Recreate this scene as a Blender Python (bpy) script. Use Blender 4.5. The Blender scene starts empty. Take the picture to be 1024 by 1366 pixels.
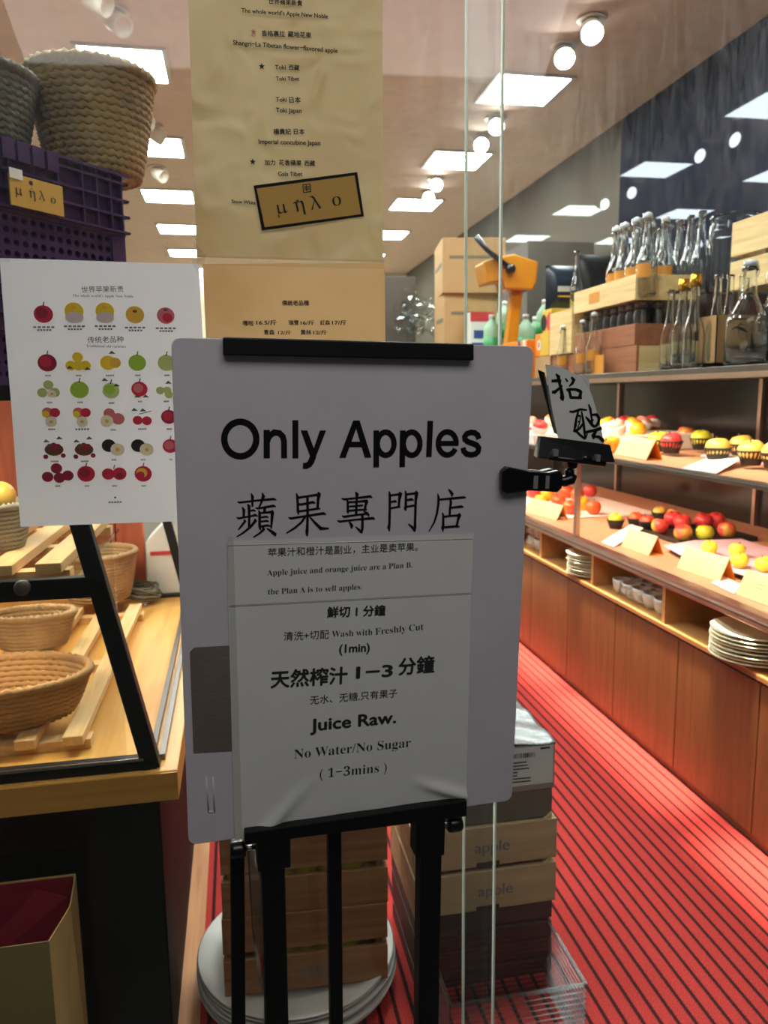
import bpy, bmesh, math, random
from mathutils import Vector, Matrix
random.seed(7)
PI = math.pi
scene = bpy.context.scene
COL = scene.collection

# ------------------------------------------------------------------ camera, world, light, exposure
cam_data = bpy.data.cameras.new('camera')
cam = bpy.data.objects.new('camera', cam_data)
COL.objects.link(cam)
cam_data.sensor_fit = 'VERTICAL'
cam_data.sensor_height = 36.0
cam_data.sensor_width = 36.0 * 1024 / 1366
cam_data.lens = 36.0 * 1025 / 1366
cam_data.clip_start = 0.05
cam_data.clip_end = 60
m3 = Matrix(((0.981991, 0.040657, -0.184502), (-0.188522, 0.146839, -0.971029), (-0.012387, 0.988325, 0.151859)))
cam.matrix_world = Matrix.Translation((0, 0, 1.5)) @ m3.to_4x4()
cam_data.dof.use_dof = True
cam_data.dof.focus_distance = 1.03
cam_data.dof.aperture_fstop = 7.5
scene.camera = cam

scene.view_settings.view_transform = 'Standard'
scene.view_settings.look = 'None'
scene.view_settings.gamma = 1.0
scene.view_settings.use_curve_mapping = False
scene.view_settings.exposure = 0.0
PANEL_POWER = 52.0
SPOT_POWER = 60.0
CORRIDOR_POWER = 24.0

world = bpy.data.worlds.new('world')
scene.world = world
world.use_nodes = True
world.node_tree.nodes['Background'].inputs[0].default_value = (0.9, 0.95, 1.0, 1)
world.node_tree.nodes['Background'].inputs[1].default_value = 0.03

def area_light(name, loc, target, sx, sy, power, color):
    d = bpy.data.lights.new(name, 'AREA')
    d.shape = 'RECTANGLE'; d.size = sx; d.size_y = sy; d.energy = power; d.color = color
    o = bpy.data.objects.new(name, d); COL.objects.link(o)
    o.location = loc
    o.rotation_euler = (Vector(target) - Vector(loc)).to_track_quat('-Z', 'Y').to_euler()
    return o
# the mall corridor's ceiling light behind and above the photographer
area_light('corridor_ceiling_light', (0.3, -0.7, 3.3), (0.2, 0.6, 1.2), 2.4, 1.2, CORRIDOR_POWER, (1.0, 0.95, 0.93))

# light added without a fixture under the bottom rail, brightening carpet along the cabinet
toe = area_light('added_carpet_light', (1.606, 3.95, 0.735), (1.600, 3.95, 0.0), 0.012, 4.8, 26, (1.0, 0.74, 0.50))
toe.rotation_euler = (0, math.radians(3), 0)
toe.data.spread = math.radians(30)
# lamps of the two fruit shelves, behind their front rails
for z_, w_ in ((1.545, 32), (1.182, 32)):
    a_ = area_light('fruit_shelf_light', (1.69, 3.95, z_), (2.09, 3.95, z_ - 0.36), 0.03, 4.8, w_, (1.0, 0.80, 0.58))
    a_.rotation_euler = (0, math.radians(-42), 0); a_.data.spread = math.radians(110)
for y_, z_, w_ in ((1.68, 1.485, 5.5), (2.40, 1.485, 9.0), (1.70, 1.10, 4.0)):  # extra lights added without fixtures to brighten the left case
    a_ = area_light('added_left_case_light', (-0.80, y_, z_), (-0.80, y_ + 0.1, 0.7), 0.8, 0.03, w_, (1.0, 0.86, 0.68))

# ------------------------------------------------------------------ materials
def lin(h):
    h = h.lstrip('#')
    v = [int(h[i:i + 2], 16) / 255 for i in (0, 2, 4)]
    return tuple((c / 12.92 if c <= 0.04045 else ((c + 0.055) / 1.055) ** 2.4) for c in v) + (1,)

def base_mat(name):
    m = bpy.data.materials.new(name); m.use_nodes = True
    nt = m.node_tree
    return m, nt, nt.nodes['Principled BSDF']

def coords(nt, scale=(1, 1, 1), kind='Object', rot=(0, 0, 0)):
    tc = nt.nodes.new('ShaderNodeTexCoord'); mp = nt.nodes.new('ShaderNodeMapping')
    mp.inputs['Scale'].default_value = scale; mp.inputs['Rotation'].default_value = rot
    nt.links.new(tc.outputs[kind], mp.inputs['Vector'])
    return mp.outputs['Vector']

def ramp(nt, fac, stops):
    r = nt.nodes.new('ShaderNodeValToRGB'); e = r.color_ramp.elements
    while len(e) < len(stops): e.new(0.5)
    for k, (p, c) in enumerate(stops):
        e[k].position = p; e[k].color = c
    nt.links.new(fac, r.inputs['Fac'])
    return r.outputs['Color']

def noise(nt, vec, scale, detail=4, dist=0.0):
    n = nt.nodes.new('ShaderNodeTexNoise')
    n.inputs['Scale'].default_value = scale; n.inputs['Detail'].default_value = detail
    n.inputs['Distortion'].default_value = dist
    nt.links.new(vec, n.inputs['Vector'])
    return n.outputs['Fac']

def add_bump(nt, bsdf, h, strength, dist=0.002):
    b = nt.nodes.new('ShaderNodeBump'); b.inputs['Strength'].default_value = strength
    b.inputs['Distance'].default_value = dist
    nt.links.new(h, b.inputs['Height']); nt.links.new(b.outputs['Normal'], bsdf.inputs['Normal'])

def plain(name, hexc, rough=0.6, metal=0.0, var=0.06, bump=0.0, bscale=200, spec=0.5):
    m, nt, b = base_mat(name)
    c = lin(hexc)
    v = coords(nt)
    f = noise(nt, v, 9, 3)
    d = tuple(max(0, x * (1 - var)) for x in c[:3]) + (1,)
    l = tuple(min(1, x * (1 + var)) for x in c[:3]) + (1,)
    nt.links.new(ramp(nt, f, [(0.3, d), (0.7, l)]), b.inputs['Base Color'])
    b.inputs['Roughness'].default_value = rough; b.inputs['Metallic'].default_value = metal
    b.inputs['Specular IOR Level'].default_value = spec
    if bump: add_bump(nt, b, noise(nt, v, bscale, 3), bump)
    return m

def wood(name, c1, c2, axis='X', scale=1.0, rough=0.5, bump=0.12, spec=0.4):
    m, nt, b = base_mat(name)
    s = {'X': (1.5, 22, 22), 'Y': (22, 1.5, 22), 'Z': (22, 22, 1.5)}[axis]
    v = coords(nt, tuple(k * scale for k in s))
    f = noise(nt, v, 1.6, 6, 0.8)
    nt.links.new(ramp(nt, f, [(0.28, lin(c1)), (0.72, lin(c2))]), b.inputs['Base Color'])
    b.inputs['Roughness'].default_value = rough
    b.inputs['Specular IOR Level'].default_value = spec
    add_bump(nt, b, f, bump, 0.001)
    return m

def emit(name, color, power):
    m = bpy.data.materials.new(name); m.use_nodes = True; nt = m.node_tree
    nt.nodes.remove(nt.nodes['Principled BSDF'])
    e = nt.nodes.new('ShaderNodeEmission'); e.inputs[0].default_value = color; e.inputs[1].default_value = power
    nt.links.new(e.outputs[0], nt.nodes['Material Output'].inputs[0])
    return m

def thin_glass(name, tint=(0.96, 0.98, 0.97), refl=1.0, dirt=0.0, rough=0.0):
    """a thin pane: looked through straight on, mirrors at a grazing angle, with wiped smears of dust"""
    m = bpy.data.materials.new(name); m.use_nodes = True; nt = m.node_tree
    nt.nodes.remove(nt.nodes['Principled BSDF'])
    tr = nt.nodes.new('ShaderNodeBsdfTransparent'); tr.inputs[0].default_value = tint + (1,)
    gl = nt.nodes.new('ShaderNodeBsdfGlossy'); gl.inputs['Roughness'].default_value = rough
    lw = nt.nodes.new('ShaderNodeLayerWeight'); lw.inputs['Blend'].default_value = 0.5
    pw = nt.nodes.new('ShaderNodeMath'); pw.operation = 'POWER'; pw.inputs[1].default_value = 5.0
    nt.links.new(lw.outputs['Facing'], pw.inputs[0])
    mu = nt.nodes.new('ShaderNodeMath'); mu.operation = 'MULTIPLY_ADD'; mu.use_clamp = True
    mu.inputs[1].default_value = 0.9 * refl; mu.inputs[2].default_value = 0.035 * refl
    nt.links.new(pw.outputs[0], mu.inputs[0])
    mx = nt.nodes.new('ShaderNodeMixShader')
    nt.links.new(mu.outputs[0], mx.inputs[0]); nt.links.new(tr.outputs[0], mx.inputs[1]); nt.links.new(gl.outputs[0], mx.inputs[2])
    out = mx.outputs[0]
    if dirt:
        v = coords(nt, (22, 22, 4.0), rot=(0, 0.75, 0))
        f = noise(nt, v, 3.0, 8, 1.2)
        v2 = coords(nt)
        g = noise(nt, v2, 1.3, 3)
        h = noise(nt, v2, 260, 2)
        mm = nt.nodes.new('ShaderNodeMath'); mm.operation = 'MULTIPLY'
        nt.links.new(f, mm.inputs[0]); nt.links.new(g, mm.inputs[1])
        mr = nt.nodes.new('ShaderNodeMapRange')
        mr.inputs['From Min'].default_value = 0.18; mr.inputs['From Max'].default_value = 0.42
        mr.inputs['To Min'].default_value = 0.004; mr.inputs['To Max'].default_value = dirt
        nt.links.new(mm.outputs[0], mr.inputs['Value'])
        sp = nt.nodes.new('ShaderNodeMapRange')
        sp.inputs['From Min'].default_value = 0.66; sp.inputs['From Max'].default_value = 0.78
        sp.inputs['To Min'].default_value = 0.0; sp.inputs['To Max'].default_value = dirt * 1.5
        nt.links.new(h, sp.inputs['Value'])
        ad = nt.nodes.new('ShaderNodeMath'); ad.operation = 'ADD'
        nt.links.new(mr.outputs[0], ad.inputs[0]); nt.links.new(sp.outputs[0], ad.inputs[1])
        # wiped streaks sit on the upper part of the panes, hands do not reach the rest
        sz = nt.nodes.new('ShaderNodeSeparateXYZ'); nt.links.new(v2, sz.inputs[0])
        zr = nt.nodes.new('ShaderNodeMapRange'); zr.interpolation_type = 'SMOOTHSTEP'
        zr.inputs['From Min'].default_value = 1.60; zr.inputs['From Max'].default_value = 2.0
        zr.inputs['To Min'].default_value = 0.03; zr.inputs['To Max'].default_value = 1.0
        nt.links.new(sz.outputs['Z'], zr.inputs['Value'])
        xr_ = nt.nodes.new('ShaderNodeMapRange'); xr_.interpolation_type = 'SMOOTHSTEP'
        xr_.inputs['From Min'].default_value = 0.1; xr_.inputs['From Max'].default_value = 0.5
        xr_.inputs['To Min'].default_value = 0.3; xr_.inputs['To Max'].default_value = 1.0
        nt.links.new(sz.outputs['X'], xr_.inputs['Value'])
        mz = nt.nodes.new('ShaderNodeMath'); mz.operation = 'MULTIPLY'
        nt.links.new(zr.outputs[0], mz.inputs[0]); nt.links.new(xr_.outputs[0], mz.inputs[1])
        md = nt.nodes.new('ShaderNodeMath'); md.operation = 'MULTIPLY'
        nt.links.new(ad.outputs[0], md.inputs[0]); nt.links.new(mz.outputs[0], md.inputs[1]); ad = md
        tl = nt.nodes.new('ShaderNodeBsdfTranslucent'); tl.inputs[0].default_value = (0.85, 0.88, 0.95, 1)
        m2 = nt.nodes.new('ShaderNodeMixShader')
        nt.links.new(ad.outputs[0], m2.inputs[0]); nt.links.new(out, m2.inputs[1]); nt.links.new(tl.outputs[0], m2.inputs[2])
        out = m2.outputs[0]
    nt.links.new(out, nt.nodes['Material Output'].inputs[0])
    return m

def clear_glass(name, color=(0.97, 0.99, 0.98, 1), rough=0.01, ior=1.45):
    m, nt, b = base_mat(name)
    b.inputs['Base Color'].default_value = color
    b.inputs['Transmission Weight'].default_value = 1.0
    b.inputs['Roughness'].default_value = rough; b.inputs['IOR'].default_value = ior
    return m

def paper(name, hexc, trans=0.25, crinkle=0.3, cscale=14, rough=0.6, var=0.05, blotch=None):
    m, nt, b = base_mat(name)
    c = lin(hexc); v = coords(nt)
    f = noise(nt, v, 5, 4)
    d = tuple(x * (1 - var) for x in c[:3]) + (1,)
    stops = [(0.3, d), (0.7, c)] if not blotch else [(0.3, lin(blotch)), (0.62, c)]
    colr = ramp(nt, f, stops)
    nt.links.new(colr, b.inputs['Base Color'])
    b.inputs['Roughness'].default_value = rough
    if crinkle:
        vo = nt.nodes.new('ShaderNodeTexNoise'); vo.noise_type = 'RIDGED_MULTIFRACTAL'
        vo.inputs['Scale'].default_value = cscale; vo.inputs['Detail'].default_value = 4
        vo.inputs['Distortion'].default_value = 0.6
        nt.links.new(v, vo.inputs['Vector'])
        add_bump(nt, b, vo.outputs['Fac'], crinkle, 0.004 if crinkle < 0.6 else 0.012)
    if trans:
        t = nt.nodes.new('ShaderNodeBsdfTranslucent'); nt.links.new(colr, t.inputs[0])
        mx = nt.nodes.new('ShaderNodeMixShader'); mx.inputs[0].default_value = trans
        nt.links.new(b.outputs[0], mx.inputs[1]); nt.links.new(t.outputs[0], mx.inputs[2])
        nt.links.new(mx.outputs[0], nt.nodes['Material Output'].inputs[0])
    return m

def fruit(name, c1, c2, lo=0.35, hi=0.65, rough=0.35):
    """skin that blushes from one colour into the other round the fruit"""
    m, nt, b = base_mat(name)
    v = coords(nt, (11, 11, 6))
    f = noise(nt, v, 1.0, 3, 0.4)
    nt.links.new(ramp(nt, f, [(lo, lin(c1)), (hi, lin(c2))]), b.inputs['Base Color'])
    b.inputs['Roughness'].default_value = rough
    return m

def carpet_mat():
    m, nt, b = base_mat('ribbed_red_carpet')
    tc = nt.nodes.new('ShaderNodeTexCoord')
    sx = nt.nodes.new('ShaderNodeSeparateXYZ'); nt.links.new(tc.outputs['Object'], sx.inputs[0])
    md = nt.nodes.new('ShaderNodeMath'); md.operation = 'PINGPONG'; md.inputs[1].default_value = 0.0205
    nt.links.new(sx.outputs['X'], md.inputs[0])
    v = coords(nt)
    f = noise(nt, v, 330, 3)
    wig = nt.nodes.new('ShaderNodeMath'); wig.operation = 'MULTIPLY_ADD'; wig.inputs[1].default_value = 0.006
    nt.links.new(f, wig.inputs[0]); nt.links.new(md.outputs[0], wig.inputs[2])
    fl = ramp(nt, f, [(0.36, lin('#982c2a')), (0.64, lin('#d24a44'))])
    rb = ramp(nt, wig.outputs[0], [(0.0, (0, 0, 0, 1)), (0.0, (0, 0, 0, 1))])
    mr = nt.nodes.new('ShaderNodeMapRange'); mr.inputs['From Min'].default_value = 0.0065; mr.inputs['From Max'].default_value = 0.0095
    nt.links.new(wig.outputs[0], mr.inputs['Value'])
    mx = nt.nodes.new('ShaderNodeMixRGB'); mx.inputs[1].default_value = lin('#3c1c1e')
    nt.links.new(mr.outputs[0], mx.inputs[0]); nt.links.new(fl, mx.inputs[2])
    nt.links.new(mx.outputs[0], b.inputs['Base Color'])
    b.inputs['Roughness'].default_value = 0.95; b.inputs['Specular IOR Level'].default_value = 0.1
    ad = nt.nodes.new('ShaderNodeMath'); ad.operation = 'ADD'
    nt.links.new(mr.outputs[0], ad.inputs[0]); nt.links.new(f, ad.inputs[1])
    add_bump(nt, b, ad.outputs[0], 0.5, 0.003)
    return m

M = {}
M['carpet'] = carpet_mat()
M['ceiling'] = plain('pinkish_cream_ceiling', '#cfb3a2', 0.8)
M['wall_cream'] = plain('cream_wall', '#d9cdb4', 0.8)
def lacquer(name, hexc, k, tint, rough):
    """back-painted glass wall: an even, weak mirror over a flat colour"""
    m, nt, b = base_mat(name)
    b.inputs['Base Color'].default_value = lin(hexc); b.inputs['Roughness'].default_value = 0.6
    b.inputs['Specular IOR Level'].default_value = 0.0
    g = nt.nodes.new('ShaderNodeBsdfGlossy'); g.inputs[0].default_value = tint + (1,); g.inputs['Roughness'].default_value = rough
    mx = nt.nodes.new('ShaderNodeMixShader'); mx.inputs[0].default_value = k
    nt.links.new(b.outputs[0], mx.inputs[1]); nt.links.new(g.outputs[0], mx.inputs[2])
    nt.links.new(mx.outputs[0], nt.nodes['Material Output'].inputs[0])
    return m
M['wall_dark'] = lacquer('back_painted_navy_glass', '#1b1e29', 0.025, (0.82, 0.85, 1.0), 0.0)
M['wall_grey'] = lacquer('back_painted_grey_glass', '#5d564e', 0.03, (0.85, 1.0, 0.95), 0.01)
M['bounce_floor'] = plain('beige_bounce_floor', '#b3a488', 0.35)
M['tile'] = plain('corridor_tile', '#4a4744', 0.3)
M['sill'] = wood('orange_pine_sill', '#b5764a', '#dc9e6a', 'Y', 1.0, 0.5)
M['panel'] = emit('led_panel', (0.93, 1.0, 0.97, 1), PANEL_POWER)
M['spot'] = emit('spot_lens', (1.0, 0.98, 0.95, 1), SPOT_POWER)
M['metal_light'] = plain('pale_metal', '#b9b4ac', 0.35, 0.6)
M['white_metal'] = plain('white_lamp_metal', '#d9cdbd', 0.45)
M['glass'] = thin_glass('shop_window_glass', dirt=0.048)
M['glass_clean'] = thin_glass('display_glass', (0.95, 0.97, 0.95))
M['glass_edge'] = paper('pale_glass_edge', '#e4ebe2', 0.6, 0.0)  # glow of light caught in the edge put into a whitish translucent colour
M['black_metal'] = plain('black_powder_coat', '#0b0b0d', 0.5, 0.0, bump=0.05, spec=0.35)
M['black_plastic'] = plain('black_plastic', '#0a0b10', 0.28, spec=0.6)
M['chrome'] = plain('chrome', '#d8d8d8', 0.2, 1.0)
M['board'] = plain('white_foam_board', '#cfcad0', 0.6, bump=0.15, bscale=60, var=0.03)
M['board_edge'] = plain('foam_core', '#d9d5d2', 0.8)
M['sheet'] = paper('printed_sheet', '#e2e4df', 0.0, 0.10, 20, 0.35)
M['tape'] = thin_glass('clear_tape', (0.97, 0.97, 0.96), 1.2, rough=0.25)
M['ink'] = plain('black_ink', '#0c0c0f', 0.6, spec=0.2)
M['ink_soft'] = plain('grey_ink', '#2e2d2e', 0.7, spec=0.2)
M['ink_pale'] = plain('pale_grey_ink', '#77757a', 0.7, spec=0.2)
M['ink_rust'] = plain('faded_rust_ink', '#b8846a', 0.7)
M['brown_card'] = plain('bare_grey_brown_card', '#6f665c', 0.85, bump=0.4, bscale=240, var=0.12)
M['poster_white'] = paper('white_poster_paper', '#d4d5d8', 0.35, 0.12, 7, 0.35)
M['poster_beige'] = paper('crinkled_kraft_poster', '#c9b687', 0.20, 1.0, 16, 0.42, blotch='#bda173')
M['poster_beige2'] = paper('smooth_kraft_poster', '#cfae7c', 0.28, 0.15, 8, 0.5, blotch='#c39d68')
M['gold_label'] = paper('gold_label', '#c79a3e', 0.0, 0.25, 8, 0.5)
M['purple'] = plain('purple_crate_plastic', '#40264f', 0.35, spec=0.5)
M['rope'] = plain('seagrass_rope', '#9c8558', 0.85, bump=0.8, bscale=160, var=0.35)
M['rope_grey'] = plain('grey_green_seagrass', '#6a6450', 0.9, bump=0.6, bscale=120, var=0.25)
M['wicker'] = plain('honey_wicker', '#a87d4e', 0.8, bump=0.7, bscale=140, var=0.3)
M['wicker_pale'] = plain('pale_wicker', '#b8946a', 0.8, bump=0.7, bscale=140, var=0.3)
M['wicker_white'] = plain('grey_white_wicker', '#a39a8a', 0.85, bump=0.6, bscale=140, var=0.2)
M['counter_wood'] = wood('honey_pine_counter', '#c98d3e', '#e2ad5c', 'Y', 0.7, 0.4, 0.06)
M['counter_front'] = wood('honey_pine_edge', '#a9752f', '#bf8c42', 'X', 0.7, 0.45, 0.06)
M['slat_wood'] = wood('pale_slat_pine', '#cf9f66', '#e6c08a', 'Y', 1.2, 0.55)
M['black_panel'] = plain('black_lacquer_panel', '#08080a', 0.18, spec=0.5)
M['maroon_panel'] = plain('dark_maroon_panel', '#0e0708', 0.6, spec=0.1)
M['cab'] = wood('red_brown_cabinet', '#613c22', '#7b4d2c', 'Z', 0.9, 0.4, 0.03)
M['cab_edge'] = wood('cabinet_edge', '#7f5233', '#946040', 'Y', 0.9, 0.45, 0.03)
M['niche'] = wood('oak_niche', '#b07a42', '#c48f55', 'Y', 0.9, 0.5, 0.04)
M['rail'] = plain('rose_aluminium', '#b79a8c', 0.28, 0.85)
M['rail_dark'] = plain('dark_grey_aluminium', '#6a625c', 0.35, 0.7)
M['deck'] = plain('salmon_deck', '#c9906f', 0.5)
M['dark_rear'] = plain('smoked_rear_glass', '#211d1a', 0.16, spec=0.4)
M['cream_plate'] = plain('cream_glaze', '#e6dcbc', 0.55)
M['grey_plate'] = plain('grey_white_glaze', '#d2cfc8', 0.45)
M['white_cup'] = plain('white_glaze', '#dcd8cf', 0.3)
M['crate_wood'] = wood('brown_crate_wood', '#8a5c3a', '#ad7e52', 'X', 1.0, 0.6, 0.2)
M['crate_pale'] = wood('pale_crate_pine', '#d0ac70', '#ecd29a', 'X', 1.0, 0.6, 0.15)
M['crate_pale_y'] = wood('pale_crate_pine_long', '#d0ac70', '#ecd29a', 'Y', 1.0, 0.6, 0.15)
M['crate_tan'] = wood('tan_crate_pine', '#ab916a', '#c8ae86', 'X', 1.0, 0.6, 0.15)
M['crate_dark'] = wood('dark_crate_wood', '#3b2a25', '#55403a', 'X', 1.0, 0.6, 0.15)
M['crate_red'] = wood('red_brown_crate_wood', '#8c5436', '#a86c48', 'Y', 1.0, 0.6, 0.15)
M['bag_kraft'] = paper('gold_kraft_paper', '#c4a468', 0.1, 0.15, 6, 0.45)
M['bag_front'] = paper('shaded_kraft_paper', '#8f7c4c', 0.05, 0.15, 6, 0.4)  # same kraft as the gusset, front shade painted darker into the colour
M['bag_red'] = plain('maroon_lining', '#7a1128', 0.45)
M['bottle'] = clear_glass('clear_bottle_glass')
M['bottle_lip'] = plain('frosted_stopper', '#c9cccb', 0.3)
M['amber'] = plain('amber_label', '#d08a2c', 0.6)
M['gold_cap'] = plain('gold_foil_cap', '#c9962a', 0.25, 0.9)
M['dark_jar'] = plain('dark_spice_jar', '#2a2623', 0.2, spec=0.7)
M['kraft_box'] = plain('kraft_cardboard', '#b08a5c', 0.8, var=0.05)
M['kraft_dark'] = plain('dark_cardboard', '#6e6252', 0.85)  # dark grey of the carton itself, also used for box print
M['grey_dark'] = plain('charcoal_board', '#4c443a', 0.7)
M['orange'] = plain('orange_enamel', '#c67e12', 0.35)
M['orange_print'] = plain('orange_print', '#ef8418', 0.5)
M['navy'] = plain('navy_foil', '#14202f', 0.3)
M['black_foil'] = plain('black_foil', '#0d0d10', 0.3)
M['yellow_print'] = plain('yellow_print', '#d9b23a', 0.5)
M['red_print'] = plain('red_print', '#c2383c', 0.5)
M['blue_print'] = plain('blue_print', '#324b86', 0.5)
M['white_print'] = plain('white_print', '#dcdad4', 0.5)
M['green_bottle'] = plain('milky_green_plastic', '#9ec3a4', 0.3)
M['green_label'] = plain('green_label', '#3f9a5c', 0.4)
M['terracotta'] = wood('terracotta_stain', '#8f4029', '#ad5738', 'Z', 1.0, 0.6, 0.1)
M['bubble'] = plain('bubble_wrap', '#84898c', 0.2, bump=0.8, bscale=90, spec=0.8)
M['clear_plastic'] = thin_glass('clear_plastic', (0.92, 0.92, 0.9), 2.0, rough=0.1)
M['acrylic'] = thin_glass('clear_acrylic', (0.93, 0.94, 0.95), 0.7, rough=0.08)
M['acrylic_edge'] = thin_glass('acrylic_edge', (0.82, 0.82, 0.82), 1.6, rough=0.3)
M['crumple'] = thin_glass('crumpled_bag_plastic', (0.75, 0.78, 0.76), 2.5, rough=0.2)
M['tent'] = paper('cream_price_card', '#ecd6a4', 0.15, 0.0)
M['tent_in'] = plain('orange_card_inside', '#f0962a', 0.6)
M['card_pink'] = plain('pale_pink_card', '#efd9d2', 0.6)
M['pink_sheet'] = plain('pink_tissue_sheet', '#d9b4c2', 0.7)
M['black_tray'] = plain('black_tray', '#2b2624', 0.5)
M['black_cup'] = plain('black_paper_cup', '#2c2826', 0.7, bump=0.5, bscale=120)
M['skin_red'] = fruit('red_apple_skin', '#d8343a', '#e2654a', 0.4, 0.75)
M['skin_blush'] = fruit('blush_apple_skin', '#de4a44', '#d8c34a', 0.45, 0.62)
M['skin_green'] = fruit('yellow_green_skin', '#d3cf3a', '#c5c23a', 0.3, 0.7)
M['skin_yellow'] = fruit('yellow_apple_skin', '#e6d83e', '#ddd04a', 0.3, 0.7)
M['skin_tomato'] = fruit('orange_red_skin', '#e8482a', '#f08038', 0.4, 0.75)
M['skin_orange'] = fruit('orange_peel', '#f0a022', '#f5b028', 0.3, 0.7)
M['skin_mango'] = fruit('golden_mango_skin', '#eeb24a', '#f2c765', 0.3, 0.7)
M['skin_pink'] = fruit('pink_apple_skin', '#ee8d86', '#f3bda2', 0.4, 0.7)
M['net'] = plain('white_foam_net', '#f0e2da', 0.7)
M['stem'] = plain('brown_stem', '#4a3422', 0.8)
M['p_red'] = plain('printed_red', '#c92840', 0.6); M['p_dark'] = plain('printed_dark_red', '#96243a', 0.6)
M['p_yel'] = plain('printed_yellow', '#f0cc2a', 0.6); M['p_gold'] = plain('printed_gold', '#e8b640', 0.6)
M['p_grn'] = plain('printed_green', '#9cc63e', 0.6); M['p_pale'] = plain('printed_pale_green', '#b9c878', 0.6)
M['p_pink'] = plain('printed_pink', '#cf6f70', 0.6); M['p_cream'] = plain('printed_cream', '#e8e0bc', 0.6)
M['p_leaf'] = plain('printed_leaf', '#466a34', 0.6); M['p_brn'] = plain('printed_brown', '#6b4028', 0.6)
M['p_blk'] = plain('printed_black', '#241c20', 0.6); M['p_net'] = plain('printed_pale_net', '#d9c9c2', 0.6)

# ------------------------------------------------------------------ mesh helpers
class MB:
    def __init__(self):
        self.bm = bmesh.new()
    def faces(self, verts, faces, mi=0, mat=None, smooth=False):
        vs = [self.bm.verts.new((mat @ Vector(v)) if mat else v) for v in verts]
        for f in faces:
            try:
                fc = self.bm.faces.new([vs[i] for i in f]); fc.material_index = mi; fc.smooth = smooth
            except ValueError:
                pass
        return self
    def box(self, x0, x1, y0, y1, z0, z1, mi=0, mat=None):
        v = [(x, y, z) for x in (x0, x1) for y in (y0, y1) for z in (z0, z1)]
        return self.faces(v, [(0, 1, 3, 2), (4, 6, 7, 5), (0, 4, 5, 1), (2, 3, 7, 6), (0, 2, 6, 4), (1, 5, 7, 3)], mi, mat)
    def bar(self, p0, p1, w, h, up=(0, 0, 1), mi=0):
        a, b = Vector(p0), Vector(p1); d = (b - a).normalized()
        u = Vector(up); s = d.cross(u).normalized(); u = s.cross(d).normalized()
        v = [p + s * i * w / 2 + u * j * h / 2 for p in (a, b) for i in (-1, 1) for j in (-1, 1)]
        return self.faces(v, [(0, 1, 3, 2), (4, 6, 7, 5), (0, 4, 5, 1), (2, 3, 7, 6), (0, 2, 6, 4), (1, 5, 7, 3)], mi)
    def tube(self, pts, r, seg=10, mi=0, cap=True):
        pts = [Vector(p) for p in pts]; n = len(pts)
        rr = r if isinstance(r, (list, tuple)) else [r] * n
        verts = []; ref = None
        for i, p in enumerate(pts):
            t = (pts[min(i + 1, n - 1)] - pts[max(i - 1, 0)]).normalized()
            if ref is None:
                ref = Vector((0, 0, 1)) if abs(t.z) < 0.9 else Vector((1, 0, 0))
            s = t.cross(ref).normalized(); u = s.cross(t).normalized(); ref = u
            for k in range(seg):
                a = 2 * PI * k / seg
                verts.append(p + (s * math.cos(a) + u * math.sin(a)) * rr[i])
        fs = [(i * seg + k, i * seg + (k + 1) % seg, (i + 1) * seg + (k + 1) % seg, (i + 1) * seg + k) for i in range(n - 1) for k in range(seg)]
        if cap: fs += [tuple(range(seg - 1, -1, -1)), tuple((n - 1) * seg + k for k in range(seg))]
        return self.faces(verts, fs, mi, None, True)
    def lathe(self, prof, seg=24, mi=0, mat=None, sx=1, sy=1, smooth=True):
        verts = []; fs = []; rings = []
        for r, z in prof:
            if r < 1e-6:
                rings.append([len(verts)]); verts.append((0, 0, z))
            else:
                rings.append(list(range(len(verts), len(verts) + seg)))
                verts += [(r * sx * math.cos(2 * PI * k / seg), r * sy * math.sin(2 * PI * k / seg), z) for k in range(seg)]
        for a, b in zip(rings, rings[1:]):
            for k in range(seg):
                k2 = (k + 1) % seg
                if len(a) == 1 and len(b) == 1: continue
                if len(a) == 1: fs.append((a[0], b[k2], b[k]))
                elif len(b) == 1: fs.append((a[k], a[k2], b[0]))
                else: fs.append((a[k], a[k2], b[k2], b[k]))
        return self.faces(verts, fs, mi, mat, smooth)
    def prism(self, poly, z0, z1, mi=0, mat=None, smooth=False):
        n = len(poly)
        v = [(x, y, z0) for x, y in poly] + [(x, y, z1) for x, y in poly]
        return self.faces(v, [tuple(range(n - 1, -1, -1)), tuple(range(n, 2 * n))] + [(i, (i + 1) % n, n + (i + 1) % n, n + i) for i in range(n)], mi, mat, smooth)
    def ball(self, c, r, mi=0, sx=1, sy=1, sz=1, seg=20, rings=12):
        prof = [(r * math.sin(PI * i / rings), -r * math.cos(PI * i / rings) * sz) for i in range(rings + 1)]
        prof[0] = (0, prof[0][1]); prof[-1] = (0, prof[-1][1])
        return self.lathe(prof, seg, mi, Matrix.Translation(c), sx, sy)
    def rope_ring(self, R, z, r, seg=150, tw=24, ph=0.0, mi=0, sx=1, sy=1, side=7, cx=0, cy=0):
        """one lap of a coiled rope, with the lay of its strands in the shape"""
        verts = []
        for k in range(seg):
            a = 2 * PI * k / seg
            for j in range(side):
                b = 2 * PI * j / side
                q = r * (1 + 0.34 * math.cos(tw * a + 2 * b + ph))
                verts.append((cx + (R + q * math.cos(b)) * math.cos(a) * sx, cy + (R + q * math.cos(b)) * math.sin(a) * sy, z + q * math.sin(b)))
        fs = [(k * side + j, k * side + (j + 1) % side, ((k + 1) % seg) * side + (j + 1) % side, ((k + 1) % seg) * side + j) for k in range(seg) for j in range(side)]
        return self.faces(verts, fs, mi, None, True)
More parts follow.
